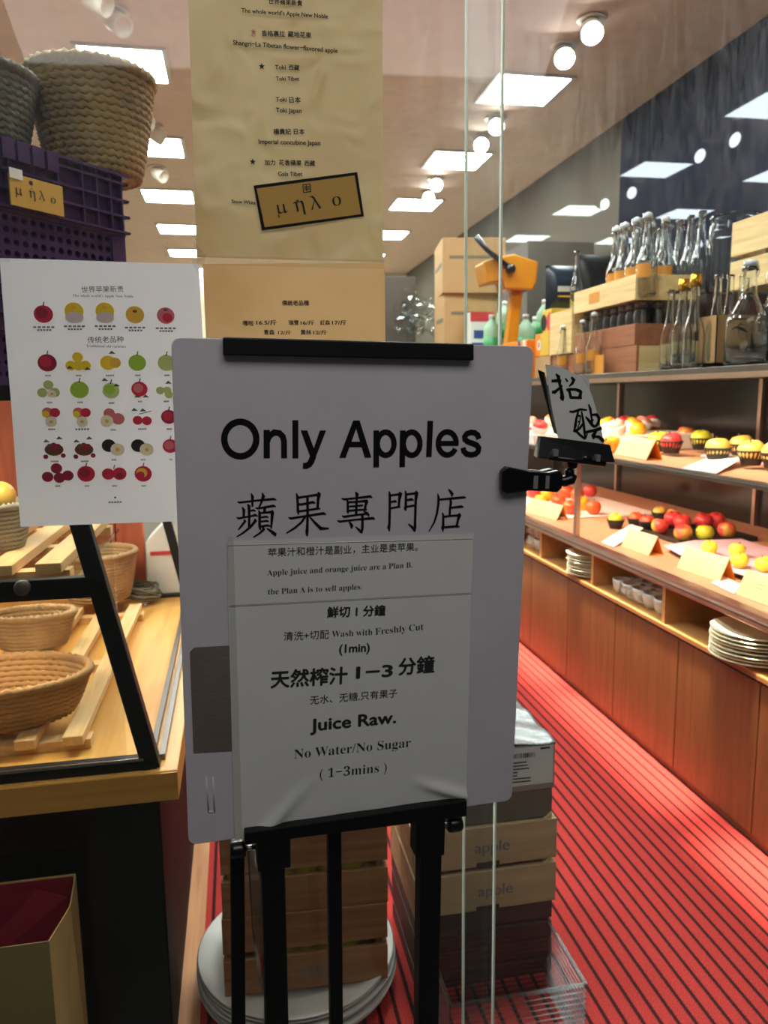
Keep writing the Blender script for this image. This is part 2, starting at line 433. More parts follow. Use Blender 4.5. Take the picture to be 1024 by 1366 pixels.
    def stroke(self, pts, z, mi=0):
        """a pen stroke: a ribbon whose width follows the third number of each point"""
        L, R_ = [], []
        n = len(pts)
        for i in range(n):
            p = Vector(pts[i][:2]); a = Vector(pts[max(i - 1, 0)][:2]); b = Vector(pts[min(i + 1, n - 1)][:2])
            t1 = (p - a) if i > 0 else (b - p); t2 = (b - p) if i < n - 1 else (p - a)
            t1 = t1.normalized(); t2 = t2.normalized(); t = (t1 + t2)
            t = t.normalized() if t.length > 1e-6 else t1
            k = 1 / max(0.6, t.dot(t1))
            nn = Vector((-t.y, t.x)) * pts[i][2] / 2 * k
            L.append((p + nn)); R_.append((p - nn))
        v = [(q.x, q.y, z) for q in L] + [(q.x, q.y, z) for q in R_]
        return self.faces(v, [(i, n + i, n + i + 1, i + 1) for i in range(n - 1)], mi)
    def build(self, name, mats, parent=None, matrix=None, bevel=0.0, seg=2, solid=0.0):
        me = bpy.data.meshes.new(name)
        bmesh.ops.recalc_face_normals(self.bm, faces=self.bm.faces) if bevel or solid else None
        self.bm.to_mesh(me); self.bm.free()
        for x in (mats if isinstance(mats, (list, tuple)) else [mats]): me.materials.append(x)
        o = bpy.data.objects.new(name, me); COL.objects.link(o)
        if parent is not None: o.parent = parent
        if matrix is not None: o.matrix_local = matrix
        if bevel:
            b = o.modifiers.new('bevel', 'BEVEL'); b.width = bevel; b.segments = seg; b.limit_method = 'ANGLE'; b.angle_limit = math.radians(35)
        if solid:
            s = o.modifiers.new('solid', 'SOLIDIFY'); s.thickness = solid; s.offset = 0
        return o

def tag(o, label, cat, group=None):
    o['label'] = label; o['category'] = cat
    if group: o['group'] = group
    return o
def thing(name, label, cat, loc=(0, 0, 0), rotz=0.0, group=None, matrix=None):
    o = bpy.data.objects.new(name, None); COL.objects.link(o)
    o.empty_display_size = 0.05
    if matrix is not None: o.matrix_world = matrix
    else:
        o.location = loc; o.rotation_euler = (0, 0, rotz)
    return tag(o, label, cat, group)
def structure(o):
    o['kind'] = 'structure'; return o
def kids(o): return [c for c in list(COL.objects) if c.parent == o]
def dup(root, loc, rotz=0.0, label=None, group=None, rx=0.0, ry=0.0, scale=None):
    c = root.copy(); COL.objects.link(c); c.location = loc; c.rotation_euler = (rx, ry, rotz)
    if scale: c.scale = scale
    if label: c['label'] = label
    if group: c['group'] = group
    for ch in kids(root):
        d = ch.copy(); COL.objects.link(d); d.parent = c
        for g in kids(ch):
            e = g.copy(); COL.objects.link(e); e.parent = d
    return c
ORD = ['first', 'second', 'third', 'fourth', 'fifth', 'sixth', 'seventh', 'eighth', 'ninth', 'tenth', 'eleventh', 'twelfth']

# ------------------------------------------------------------------ lettering
def serif(t):
    o = ''
    for a in t:
        if 'A' <= a <= 'Z': o += chr(0x1D400 + ord(a) - 65)
        elif 'a' <= a <= 'z': o += chr(0x1D41A + ord(a) - 97)
        elif '0' <= a <= '9': o += chr(0x1D7CE + ord(a) - 48)
        else: o += a
    return o
def text_mesh(t, off=0.0):
    cu = bpy.data.curves.new('t', 'FONT'); cu.body = t; cu.size = 1.0; cu.resolution_u = 4; cu.offset = off
    ob = bpy.data.objects.new('t', cu); COL.objects.link(ob)
    dg = bpy.context.evaluated_depsgraph_get(); ev = ob.evaluated_get(dg); me = ev.to_mesh()
    vs = [tuple(v.co) for v in me.vertices]; fs = [tuple(p.vertices) for p in me.polygons]
    ev.to_mesh_clear(); bpy.data.objects.remove(ob); bpy.data.curves.remove(cu)
    return vs, fs
def write(mb, t, p0, p1, z, style='sans', mi=0, stretch=1.0, height=None):
    """set one line of type from the baseline point p0 to p1"""
    vs, fs = text_mesh(serif(t) if style == 'serif' else t, -0.0100 if style == 'serif' else 0.0)
    if not vs: return
    x0 = min(v[0] for v in vs); x1 = max(v[0] for v in vs)
    d = Vector(p1) - Vector(p0); w = d.length; s = w / max(1e-6, x1 - x0); a = math.atan2(d.y, d.x)
    sy = s * stretch
    ca, sa = math.cos(a), math.sin(a)
    shifts = [(0, 0)] if style != 'bold' else [(0, 0), (0.028, 0), (-0.028, 0), (0, 0.024), (0, -0.024)]
    for k, (dx, dy) in enumerate(shifts):
        out = []
        for v in vs:
            x = (v[0] - x0 + dx) * s; y = (v[1] + dy) * sy
            out.append((p0[0] + x * ca - y * sa, p0[1] + x * sa + y * ca, z + k * 0.00003))
        mb.faces(out, fs, mi)
def star(mb, c, r, z, mi=0):
    v = [(c[0], c[1], z)] + [(c[0] + (r if k % 2 == 0 else r * 0.42) * math.sin(PI * k / 5), c[1] + (r if k % 2 == 0 else r * 0.42) * math.cos(PI * k / 5), z) for k in range(10)]
    mb.faces(v, [(0, 1 + k, 1 + (k + 1) % 10) for k in range(10)], mi)
def disc(mb, c, rx, ry, z, mi=0, n=18, a0=0, a1=2 * PI):
    v = [(c[0], c[1], z)] + [(c[0] + rx * math.cos(a0 + (a1 - a0) * k / n), c[1] + ry * math.sin(a0 + (a1 - a0) * k / n), z) for k in range(n + 1)]
    mb.faces(v, [(0, 1 + k, 2 + k) for k in range(n)], mi)
def smooth_pts(pts, n=5):
    out = []
    for i in range(len(pts) - 1):
        p0 = pts[max(i - 1, 0)]; p1 = pts[i]; p2 = pts[i + 1]; p3 = pts[min(i + 2, len(pts) - 1)]
        for k in range(n):
            t = k / n
            out.append(tuple(0.5 * ((2 * b) + (-a + c) * t + (2 * a - 5 * b + 4 * c - d) * t * t + (-a + 3 * b - 3 * c + d) * t ** 3) for a, b, c, d in zip(p0, p1, p2, p3)))
    out.append(pts[-1]); return out

# ------------------------------------------------------------------ the setting
GY = 1.31                                   # plane of the shop window
def slab(name, x0, x1, y0, y1, z0, z1, m):
    return structure(MB().box(x0, x1, y0, y1, z0, z1).build(name, m))
slab('floor', -0.145, 3.35, GY + 0.06, 5.6, -0.05, 0.0, M['carpet'])
slab('floor_far', -0.145, 3.35, 5.6, 15, -0.05, 0.0, M['bounce_floor'])  # unseen floor, made beige to bounce creamier light onto the far ceiling
slab('floor_back', -3.6, -0.2, GY + 0.06, 15, -0.05, 0.0, M['tile'])
slab('floor_corridor', -3.6, 4.5, -4.0, GY + 0.06, -0.05, 0.0, M['tile'])
slab('trim_1', -0.2, -0.145, GY + 0.06, 6.0, -0.05, 0.004, M['sill'])
slab('ceiling', -3.6, 3.35, GY - 0.05, 15, 3.8, 3.9, M['ceiling'])
slab('wall_left', -3.7, -3.6, GY - 0.05, 15, -0.05, 3.9, M['wall_cream'])
slab('wall_back', -3.7, 3.5, 15, 15.1, -0.05, 3.9, M['wall_cream'])
slab('wall_right', 3.35, 3.5, GY - 0.05, 6.5, -0.05, 3.9, M['wall_dark'])
slab('wall_right_far', 3.35, 3.5, 6.5, 15, -0.05, 3.9, M['wall_grey'])
# two panes of the shop window, the left one in front, their upright edges overlapping
def pane(name, x0, x1, y0, y1, edge_side):
    mb = MB().box(x0, x1, y0, y1, 0.0, 3.8)
    o = structure(mb.build(name, M['glass']))
    e = x1 if edge_side > 0 else x0
    MB().box(min(e, e + edge_side * 0.003), max(e, e + edge_side * 0.003), y0, y1, 0.0, 3.8).build('pane_edge', M['glass_edge'], o)
    return o
pane('window_1', -3.0, (0.4587, 1.31, 1.7832)[0], GY, GY + 0.010, 1)
pane('window_2', (0.4078, 1.342, 1.7884)[0], 3.2, GY + 0.028, GY + 0.038, -1)

# ------------------------------------------------------------------ notice board on its stand
BM = Matrix(((0.997316, 0.021126, 0.070105, -0.076016), (0.070771, -0.032642, -0.996958, 1.025299), (-0.018773, 0.999244, -0.034049, 1.573975))).to_4x4()
board = thing('notice_board', 'white foam notice board with black title lettering held on the black stand', 'sign', matrix=BM)
BW, BH = 0.5, 0.7085
def rounded(x0, x1, y0, y1, r, n=6):
    p = []
    for cx, cy, a0 in ((x1 - r, y1 - r, 0), (x0 + r, y1 - r, 90), (x0 + r, y0 + r, 180), (x1 - r, y0 + r, 270)):
        for k in range(n + 1):
            a = math.radians(a0 + 90 * k / n); p.append((cx + r * math.cos(a), cy + r * math.sin(a)))
    return p
MB().prism(rounded(0, BW, -BH, 0, 0.012), -0.006, 0.0).build('panel', M['board'], board, bevel=0.0012)
t = MB()
OA = [
 [(0.1048,-0.129,0.0084),(0.1045,-0.132,0.0084),(0.104,-0.1349,0.0084),(0.103,-0.1377,0.0084),(0.1018,-0.1404,0.0084),(0.1002,-0.1429,0.0084),(0.0983,-0.1451,0.0084),(0.0962,-0.1471,0.0084),(0.0939,-0.1487,0.0084),(0.0914,-0.15,0.0084),(0.0888,-0.151,0.0084),(0.0861,-0.1515,0.0084),(0.0834,-0.1517,0.0084),(0.0807,-0.1514,0.0084),(0.078,-0.1508,0.0083),(0.0754,-0.1498,0.0083),(0.073,-0.1485,0.0083),(0.0708,-0.1468,0.0083),(0.0688,-0.1448,0.0083),(0.0671,-0.1425,0.0083),(0.0656,-0.14,0.0083),(0.0645,-0.1373,0.0083),(0.0637,-0.1345,0.0083),(0.0632,-0.1316,0.0083),(0.0631,-0.1287,0.0082),(0.0633,-0.1257,0.0082),(0.0639,-0.1228,0.0082),(0.0649,-0.12,0.0082),(0.0661,-0.1174,0.0082),(0.0677,-0.1149,0.0082),(0.0695,-0.1127,0.0083),(0.0715,-0.1108,0.0083),(0.0738,-0.1091,0.0083),(0.0763,-0.1078,0.0083),(0.0789,-0.1069,0.0083),(0.0815,-0.1063,0.0083),(0.0842,-0.1061,0.0083),(0.0869,-0.1063,0.0083),(0.0896,-0.1069,0.0083),(0.0922,-0.1079,0.0083),(0.0946,-0.1092,0.0084),(0.0968,-0.1109,0.0084),(0.0989,-0.1128,0.0084),(0.1006,-0.1151,0.0084),(0.1021,-0.1176,0.0084),(0.1033,-0.1202,0.0084),(0.1041,-0.1231,0.0084),(0.1046,-0.126,0.0084),(0.1048,-0.129,0.0084)],
 [(0.1187,-0.1171,0.0083),(0.1182,-0.1548,0.0083)],
 [(0.1184,-0.1374,0.0074),(0.1193,-0.131,0.0078),(0.1221,-0.1249,0.0078),(0.1286,-0.1203,0.0078),(0.1356,-0.1214,0.0078),(0.1401,-0.1261,0.0078),(0.1415,-0.1325,0.0078),(0.1415,-0.1551,0.0079)],
 [(0.1569,-0.1043,0.0079),(0.1567,-0.1553,0.0079)],
 [(0.1812,-0.1523,0.0086),(0.1783,-0.1598,0.0086),(0.1753,-0.1641,0.0082),(0.1711,-0.166,0.008),(0.1669,-0.1657,0.008)],
 [(0.2287,-0.1374,0.0073),(0.2525,-0.1377,0.0074)],
 [(0.2689,-0.1185,0.0079),(0.2694,-0.1697,0.008)],
 [(0.2946,-0.137,0.0076),(0.2945,-0.1395,0.0076),(0.2941,-0.142,0.0076),(0.2934,-0.1443,0.0076),(0.2925,-0.1464,0.0076),(0.2913,-0.1483,0.0076),(0.2899,-0.15,0.0076),(0.2883,-0.1513,0.0076),(0.2865,-0.1522,0.0076),(0.2847,-0.1528,0.0075),(0.2829,-0.153,0.0075),(0.281,-0.1527,0.0075),(0.2791,-0.1521,0.0075),(0.2774,-0.1511,0.0075),(0.2758,-0.1498,0.0075),(0.2743,-0.1481,0.0075),(0.2731,-0.1462,0.0075),(0.2721,-0.1441,0.0075),(0.2713,-0.1417,0.0075),(0.2709,-0.1393,0.0075),(0.2707,-0.1368,0.0075),(0.2708,-0.1343,0.0075),(0.2712,-0.1319,0.0075),(0.2719,-0.1295,0.0075),(0.2728,-0.1274,0.0075),(0.274,-0.1255,0.0075),(0.2754,-0.1239,0.0075),(0.277,-0.1226,0.0075),(0.2787,-0.1217,0.0075),(0.2805,-0.1211,0.0075),(0.2824,-0.1209,0.0075),(0.2842,-0.1211,0.0075),(0.2861,-0.1217,0.0075),(0.2878,-0.1227,0.0075),(0.2894,-0.124,0.0075),(0.2909,-0.1256,0.0075),(0.2921,-0.1276,0.0075),(0.2932,-0.1297,0.0075),(0.2939,-0.132,0.0076),(0.2944,-0.1345,0.0076),(0.2946,-0.137,0.0076)],
 [(0.3069,-0.1187,0.008),(0.307,-0.17,0.0081)],
 [(0.3325,-0.1374,0.0077),(0.3324,-0.1399,0.0077),(0.332,-0.1424,0.0077),(0.3314,-0.1447,0.0077),(0.3304,-0.1469,0.0077),(0.3292,-0.1488,0.0077),(0.3278,-0.1505,0.0077),(0.3262,-0.1518,0.0077),(0.3244,-0.1527,0.0077),(0.3226,-0.1533,0.0077),(0.3207,-0.1535,0.0077),(0.3188,-0.1532,0.0077),(0.3169,-0.1526,0.0077),(0.3151,-0.1516,0.0077),(0.3135,-0.1503,0.0076),(0.312,-0.1486,0.0076),(0.3107,-0.1467,0.0076),(0.3097,-0.1445,0.0076),(0.3089,-0.1421,0.0076),(0.3084,-0.1397,0.0076),(0.3082,-0.1371,0.0076),(0.3083,-0.1346,0.0076),(0.3087,-0.1322,0.0076),(0.3094,-0.1298,0.0076),(0.3103,-0.1277,0.0076),(0.3115,-0.1258,0.0076),(0.3129,-0.1242,0.0076),(0.3145,-0.1229,0.0076),(0.3162,-0.1219,0.0076),(0.3181,-0.1213,0.0076),(0.32,-0.1211,0.0076),(0.3219,-0.1213,0.0076),(0.3237,-0.1219,0.0077),(0.3255,-0.1229,0.0077),(0.3272,-0.1243,0.0077),(0.3287,-0.1259,0.0077),(0.33,-0.1278,0.0077),(0.331,-0.13,0.0077),(0.3318,-0.1324,0.0077),(0.3323,-0.1348,0.0077),(0.3325,-0.1374,0.0077)],
 [(0.3469,-0.1056,0.0082),(0.346,-0.1562,0.0082)],
 [(0.3866,-0.1375,0.0077),(0.3864,-0.1348,0.0077),(0.3858,-0.1323,0.0077),(0.3848,-0.1298,0.0077),(0.3836,-0.1276,0.0076),(0.3821,-0.1256,0.0076),(0.3803,-0.1239,0.0076),(0.3784,-0.1226,0.0076),(0.3763,-0.1217,0.0076),(0.3741,-0.1211,0.0076),(0.3719,-0.121,0.0076),(0.3698,-0.1213,0.0076),(0.3677,-0.122,0.0076),(0.3658,-0.1231,0.0076),(0.364,-0.1246,0.0076),(0.3625,-0.1264,0.0076),(0.3613,-0.1285,0.0076),(0.3603,-0.1308,0.0076),(0.3597,-0.1333,0.0076),(0.3594,-0.1358,0.0076),(0.3595,-0.1385,0.0076),(0.3599,-0.1411,0.0076),(0.3606,-0.1436,0.0076),(0.3617,-0.1459,0.0076),(0.3631,-0.148,0.0076),(0.3647,-0.1499,0.0076),(0.3666,-0.1514,0.0076),(0.3686,-0.1526,0.0076),(0.3707,-0.1534,0.0076),(0.3729,-0.1537,0.0076),(0.3751,-0.1537,0.0076),(0.3772,-0.1532,0.0077),(0.3792,-0.1523,0.0077),(0.3811,-0.151,0.0077),(0.3828,-0.1493,0.0077),(0.3842,-0.1474,0.0077),(0.3853,-0.1452,0.0077)],
 [(0.3605,-0.1372,0.0069),(0.3901,-0.1375,0.007)],
 [(0.4208,-0.1312,0.0078),(0.4187,-0.1259,0.0078),(0.4139,-0.1225,0.0077),(0.408,-0.1219,0.0077),(0.402,-0.1238,0.0077),(0.3989,-0.1279,0.0077),(0.3995,-0.1319,0.0077),(0.4038,-0.1352,0.0077),(0.4109,-0.1375,0.0078),(0.4176,-0.1402,0.0078),(0.4211,-0.1446,0.0078),(0.4203,-0.1495,0.0078),(0.4162,-0.153,0.0078),(0.4097,-0.1542,0.0078),(0.4028,-0.1528,0.0077),(0.3985,-0.1488,0.0077),(0.3971,-0.1437,0.0077)],
]
for k, s in enumerate(OA): t.stroke(s, 0.0006 + k * 0.00001)
for q in ([(0.2361, -0.1049), (0.2444, -0.1049), (0.2258, -0.1555), (0.217, -0.1554)], [(0.2371, -0.1049), (0.2451, -0.1049), (0.2622, -0.1556), (0.2529, -0.1557)],
          [(0.1641, -0.1179), (0.1729, -0.118), (0.1841, -0.1485), (0.1776, -0.1556)], [(0.1902, -0.1181), (0.1986, -0.1181), (0.1849, -0.1526), (0.1771, -0.1556)]):
    t.faces([(a_[0], a_[1], 0.0009) for a_ in q], [(0, 1, 2, 3)])
t.build('latin_title', M['ink'], board)
t = MB()
HAN = [
 [(0.0787,-0.2128,0.0013),(0.0815,-0.2138,0.0026),(0.104,-0.2117,0.0025),(0.1267,-0.2103,0.0034),(0.1307,-0.2118,0.0007)],
 [(0.0968,-0.2019,0.0013),(0.0986,-0.2062,0.0039),(0.0982,-0.2135,0.0029),(0.0982,-0.2201,0.0026)],
 [(0.1116,-0.2013,0.0013),(0.1131,-0.2063,0.0045),(0.1108,-0.2132,0.0032),(0.1078,-0.2197,0.0023),(0.1068,-0.2217,0.0019)],
 [(0.0846,-0.22,0.0013),(0.0868,-0.2243,0.0038),(0.0864,-0.2336,0.0029)],
 [(0.0917,-0.2162,0.0013),(0.0937,-0.2193,0.0039),(0.0937,-0.2332,0.0032),(0.0934,-0.2484,0.0032)],
 [(0.0951,-0.2254,0.0019),(0.0999,-0.2248,0.0026),(0.1028,-0.2262,0.0008)],
 [(0.077,-0.2339,0.0013),(0.0795,-0.2353,0.0026),(0.0972,-0.2326,0.0023),(0.1018,-0.2314,0.0032),(0.1053,-0.2332,0.0008)],
 [(0.0869,-0.2372,0.0019),(0.0881,-0.2396,0.0032),(0.0835,-0.2454,0.0029),(0.0789,-0.2509,0.0016)],
 [(0.1011,-0.2367,0.0019),(0.102,-0.2394,0.0039),(0.0951,-0.2478,0.0032),(0.0852,-0.2554,0.0026),(0.0765,-0.2606,0.0013)],
 [(0.1023,-0.2215,0.001),(0.1052,-0.2226,0.0026),(0.1266,-0.2196,0.0033),(0.1299,-0.221,0.0007)],
 [(0.1146,-0.2222,0.0039),(0.1145,-0.2252,0.0039),(0.1138,-0.2279,0.0026)],
 [(0.1064,-0.225,0.001),(0.1077,-0.2283,0.0036),(0.1074,-0.247,0.0036),(0.1083,-0.2513,0.0026),(0.1093,-0.2524,0.0007)],
 [(0.1083,-0.229,0.0023),(0.1243,-0.2279,0.0033)],
 [(0.1246,-0.2255,0.002),(0.1249,-0.2289,0.0046),(0.1238,-0.2409,0.0034),(0.123,-0.2509,0.002)],
 [(0.1095,-0.235,0.0023),(0.1167,-0.2343,0.0026),(0.1199,-0.2354,0.001)],
 [(0.1094,-0.2407,0.0023),(0.1173,-0.24,0.0026),(0.1202,-0.2411,0.001)],
 [(0.109,-0.2474,0.0026),(0.1178,-0.2464,0.0029),(0.1224,-0.2475,0.002)],
 [(0.1119,-0.2485,0.0033),(0.1129,-0.2519,0.0033),(0.1072,-0.257,0.0026),(0.0987,-0.262,0.0016)],
 [(0.1165,-0.2499,0.001),(0.1223,-0.2542,0.0036),(0.1282,-0.2592,0.0046),(0.129,-0.2616,0.0013)],
 [(0.1576,-0.2032,0.0013),(0.1589,-0.2072,0.0033),(0.1595,-0.2186,0.0033),(0.1598,-0.2287,0.0037),(0.1608,-0.2331,0.001)],
 [(0.1599,-0.2093,0.003),(0.1739,-0.2076,0.0027),(0.1873,-0.206,0.0034)],
 [(0.1879,-0.2023,0.0017),(0.1889,-0.2054,0.0054),(0.1876,-0.2134,0.0037),(0.1869,-0.2248,0.0035)],
 [(0.1605,-0.2183,0.003),(0.1645,-0.2188,0.003),(0.1805,-0.2162,0.0034),(0.1839,-0.2177,0.001)],
 [(0.1605,-0.2284,0.0027),(0.1751,-0.2268,0.0027),(0.1879,-0.2252,0.003),(0.191,-0.2257,0.0008)],
 [(0.1729,-0.2083,0.0033),(0.1731,-0.2291,0.0037),(0.1727,-0.246,0.0034),(0.172,-0.2582,0.0044),(0.1723,-0.2634,0.002)],
 [(0.1465,-0.2363,0.001),(0.1498,-0.2378,0.003),(0.1711,-0.2351,0.0027),(0.1953,-0.2322,0.0035),(0.1991,-0.2341,0.0007)],
 [(0.1698,-0.2361,0.0033),(0.1644,-0.2437,0.003),(0.155,-0.2515,0.003),(0.1436,-0.2581,0.0017)],
 [(0.1758,-0.2363,0.0017),(0.1832,-0.2451,0.0034),(0.1913,-0.2535,0.0044),(0.196,-0.2537,0.0034),(0.2028,-0.2537,0.002)],
 [(0.2204,-0.2118,0.001),(0.2242,-0.2134,0.0029),(0.2406,-0.2122,0.0025),(0.2614,-0.2104,0.0035),(0.2646,-0.2122,0.0007)],
 [(0.2402,-0.2033,0.0014),(0.2425,-0.2068,0.0045),(0.242,-0.2143,0.0033),(0.2416,-0.2245,0.0033),(0.2414,-0.2351,0.0035)],
 [(0.2281,-0.2146,0.0024),(0.2292,-0.2173,0.0031),(0.2294,-0.231,0.0033),(0.2301,-0.2341,0.001)],
 [(0.2297,-0.2177,0.0027),(0.2421,-0.2174,0.0025),(0.2559,-0.2164,0.0035)],
 [(0.2562,-0.2147,0.0021),(0.2563,-0.2174,0.0049),(0.2546,-0.2235,0.0035),(0.2539,-0.229,0.0035)],
 [(0.2311,-0.2236,0.0022),(0.2407,-0.2235,0.0025),(0.2511,-0.2226,0.0025)],
 [(0.2297,-0.2298,0.0028),(0.2421,-0.229,0.0025),(0.2567,-0.2288,0.0025)],
 [(0.2212,-0.2365,0.001),(0.2243,-0.238,0.0031),(0.2408,-0.2362,0.0025),(0.2561,-0.2349,0.0028),(0.2596,-0.2361,0.0031)],
 [(0.2519,-0.2307,0.001),(0.2568,-0.2339,0.0035),(0.2593,-0.2368,0.0028),(0.2596,-0.2396,0.001)],
 [(0.2144,-0.2428,0.001),(0.2178,-0.2446,0.0027),(0.2409,-0.2427,0.0025),(0.266,-0.2415,0.0035),(0.2688,-0.2433,0.0007)],
 [(0.2502,-0.2358,0.0038),(0.2506,-0.2455,0.0036),(0.2504,-0.2558,0.0038),(0.2497,-0.2624,0.0021)],
 [(0.2406,-0.2527,0.001),(0.2452,-0.257,0.0031),(0.2497,-0.2614,0.0035)],
 [(0.2312,-0.2448,0.0014),(0.234,-0.249,0.0038),(0.2354,-0.2518,0.0042),(0.2349,-0.2552,0.0014)],
 [(0.2886,-0.2041,0.0018),(0.2897,-0.2086,0.0035),(0.2899,-0.2286,0.0034),(0.2898,-0.2495,0.0036),(0.289,-0.2558,0.0046),(0.29,-0.2611,0.0014)],
 [(0.2904,-0.2097,0.0025),(0.3045,-0.2083,0.003)],
 [(0.3034,-0.2052,0.0021),(0.3053,-0.2083,0.0053),(0.3036,-0.2166,0.0036),(0.3031,-0.227,0.0032)],
 [(0.2909,-0.2191,0.0023),(0.2976,-0.2181,0.0032),(0.3001,-0.2193,0.0011)],
 [(0.2907,-0.2281,0.0023),(0.3013,-0.2266,0.0027),(0.3056,-0.2271,0.0011)],
 [(0.3123,-0.2037,0.0018),(0.3134,-0.2085,0.0032),(0.3134,-0.2259,0.0036),(0.3128,-0.2287,0.0044),(0.3136,-0.2323,0.0013)],
 [(0.3138,-0.2089,0.0025),(0.3281,-0.2075,0.003)],
 [(0.3277,-0.2044,0.0022),(0.3292,-0.2079,0.0054),(0.328,-0.2173,0.0037),(0.3278,-0.2439,0.0036),(0.3278,-0.258,0.004),(0.3276,-0.2633,0.0018)],
 [(0.314,-0.2172,0.0025),(0.3218,-0.2161,0.0036),(0.3251,-0.2176,0.0009)],
 [(0.3142,-0.2266,0.0025),(0.3271,-0.2249,0.0026)],
 [(0.3179,-0.2516,0.0016),(0.3234,-0.2564,0.0033),(0.3275,-0.2615,0.0036)],
 [(0.3765,-0.2029,0.0011),(0.3803,-0.2068,0.0037),(0.3827,-0.2104,0.0041),(0.3824,-0.2139,0.0015)],
 [(0.3631,-0.2177,0.0026),(0.3799,-0.2167,0.003),(0.4006,-0.2155,0.0031),(0.404,-0.2159,0.0011)],
 [(0.3606,-0.2091,0.0015),(0.3621,-0.2148,0.0035),(0.3621,-0.2239,0.0035),(0.3603,-0.2379,0.0033),(0.3567,-0.2506,0.0028),(0.349,-0.2637,0.0015)],
 [(0.3796,-0.2184,0.0022),(0.3812,-0.2216,0.0037),(0.38,-0.2315,0.0033),(0.3798,-0.2421,0.0033)],
 [(0.3818,-0.2301,0.0026),(0.3973,-0.2289,0.0034),(0.4007,-0.2297,0.0011)],
 [(0.3688,-0.2368,0.0018),(0.37,-0.2418,0.0033),(0.3704,-0.256,0.0037),(0.3694,-0.2588,0.0044),(0.3705,-0.2646,0.0015)],
 [(0.3711,-0.2429,0.0028),(0.3807,-0.2422,0.0027),(0.3941,-0.2416,0.0031)],
 [(0.394,-0.2387,0.0022),(0.3948,-0.2419,0.0056),(0.3925,-0.2497,0.0036),(0.3912,-0.2575,0.0036)],
 [(0.3716,-0.2586,0.0028),(0.3842,-0.258,0.003),(0.3916,-0.2577,0.0034),(0.3958,-0.2588,0.0011)],
]
for k, s in enumerate(HAN): t.stroke(s, 0.0006 + k * 0.000008)
t.build('chinese_title', M['ink'], board)
c = [(0.0106, -0.4126), (0.0638, -0.4136), (0.0636, -0.5698), (0.0111, -0.5668)]
patch = MB().prism([c[3], c[2], c[1], (c[0][0] + 0.006, c[0][1]), (c[0][0], c[0][1] - 0.006)], 0.0002, 0.0012).build('bare_patch', M['brown_card'], board)
patch['label'] = 'bare grey-brown cardboard patch where the white skin is gone'
c = [(0.0275, -0.6054), (0.0367, -0.6066), (0.0375, -0.6614), (0.0291, -0.6601)]
d = MB()
d.tube([(c[0][0], c[0][1], 0.0), (c[3][0], c[3][1], 0.0)], 0.0012, 6); d.tube([(c[1][0], c[1][1], 0.0), (c[2][0], c[2][1], 0.0)], 0.0012, 6)
d.tube([(c[3][0], c[3][1], 0.0), (c[2][0], c[2][1], 0.0)], 0.0012, 6)
d.build('embossed_slot', M['board'], board)

# the printed sheet taped to the board, its foot creased over the tray
def bil(q, u, v):
    a = Vector(q[0]).lerp(Vector(q[1]), u); b = Vector(q[3]).lerp(Vector(q[2]), u); return a.lerp(b, v)
quad = [(0.0631, -0.3059), (0.4167, -0.311), (0.421, -0.6924), (0.065, -0.7082)]
low = tag(MB().box(0, 0.001, 0, 0.001, 0, 0.001).build('printed_sheet', M['sheet']), 'large printed juice menu sheet taped low on the notice board', 'notice sheet')
def sheet_mesh(quad, z0, crease, nx=70, ny=90):
    mb = MB(); vs = []; fs = []
    for j in range(ny + 1):
        for i in range(nx + 1):
            u, v = i / nx, j / ny
            p = bil(quad, u, v); h = z0
            if crease:
                # two soft ridges running out from the tray corners, one lift in the middle
                d1 = (v - 0.99) + 0.95 * (u - 0.12) ; w1 = max(0, min(1, (v - 0.80) / 0.18))
                h += 0.0085 * w1 * math.exp(-(d1 / 0.035) ** 2) * (1 if u < 0.36 else math.exp(-((u - 0.36) / 0.08) ** 2))
                d2 = (v - 0.93) - 0.42 * (u - 0.86); w2 = max(0, min(1, (u - 0.74) / 0.14))
                h += 0.0075 * w2 * math.exp(-(d2 / 0.022) ** 2)
                h += 0.0012 * math.sin(9 * u + 4 * v) * max(0, v - 0.75) * 4 * (1 - v)
                h += 0.0012 * (1 + math.sin(23 * u)) * max(0, v - 0.9) * 5
            vs.append((p.x, p.y, h))
    for j in range(ny):
        for i in range(nx):
            a = j * (nx + 1) + i; fs.append((a, a + nx + 1, a + nx + 2, a + 1))
    return mb.faces(vs, fs, 0, None, True)
bpy.data.objects.remove(low)
low = sheet_mesh(quad, 0.0017, True).build('printed_sheet', M['sheet'], matrix=BM)
tag(low, 'large printed juice menu sheet taped low on the notice board, foot creased', 'notice sheet')
t, t2 = MB(), MB(); Z = 0.0024
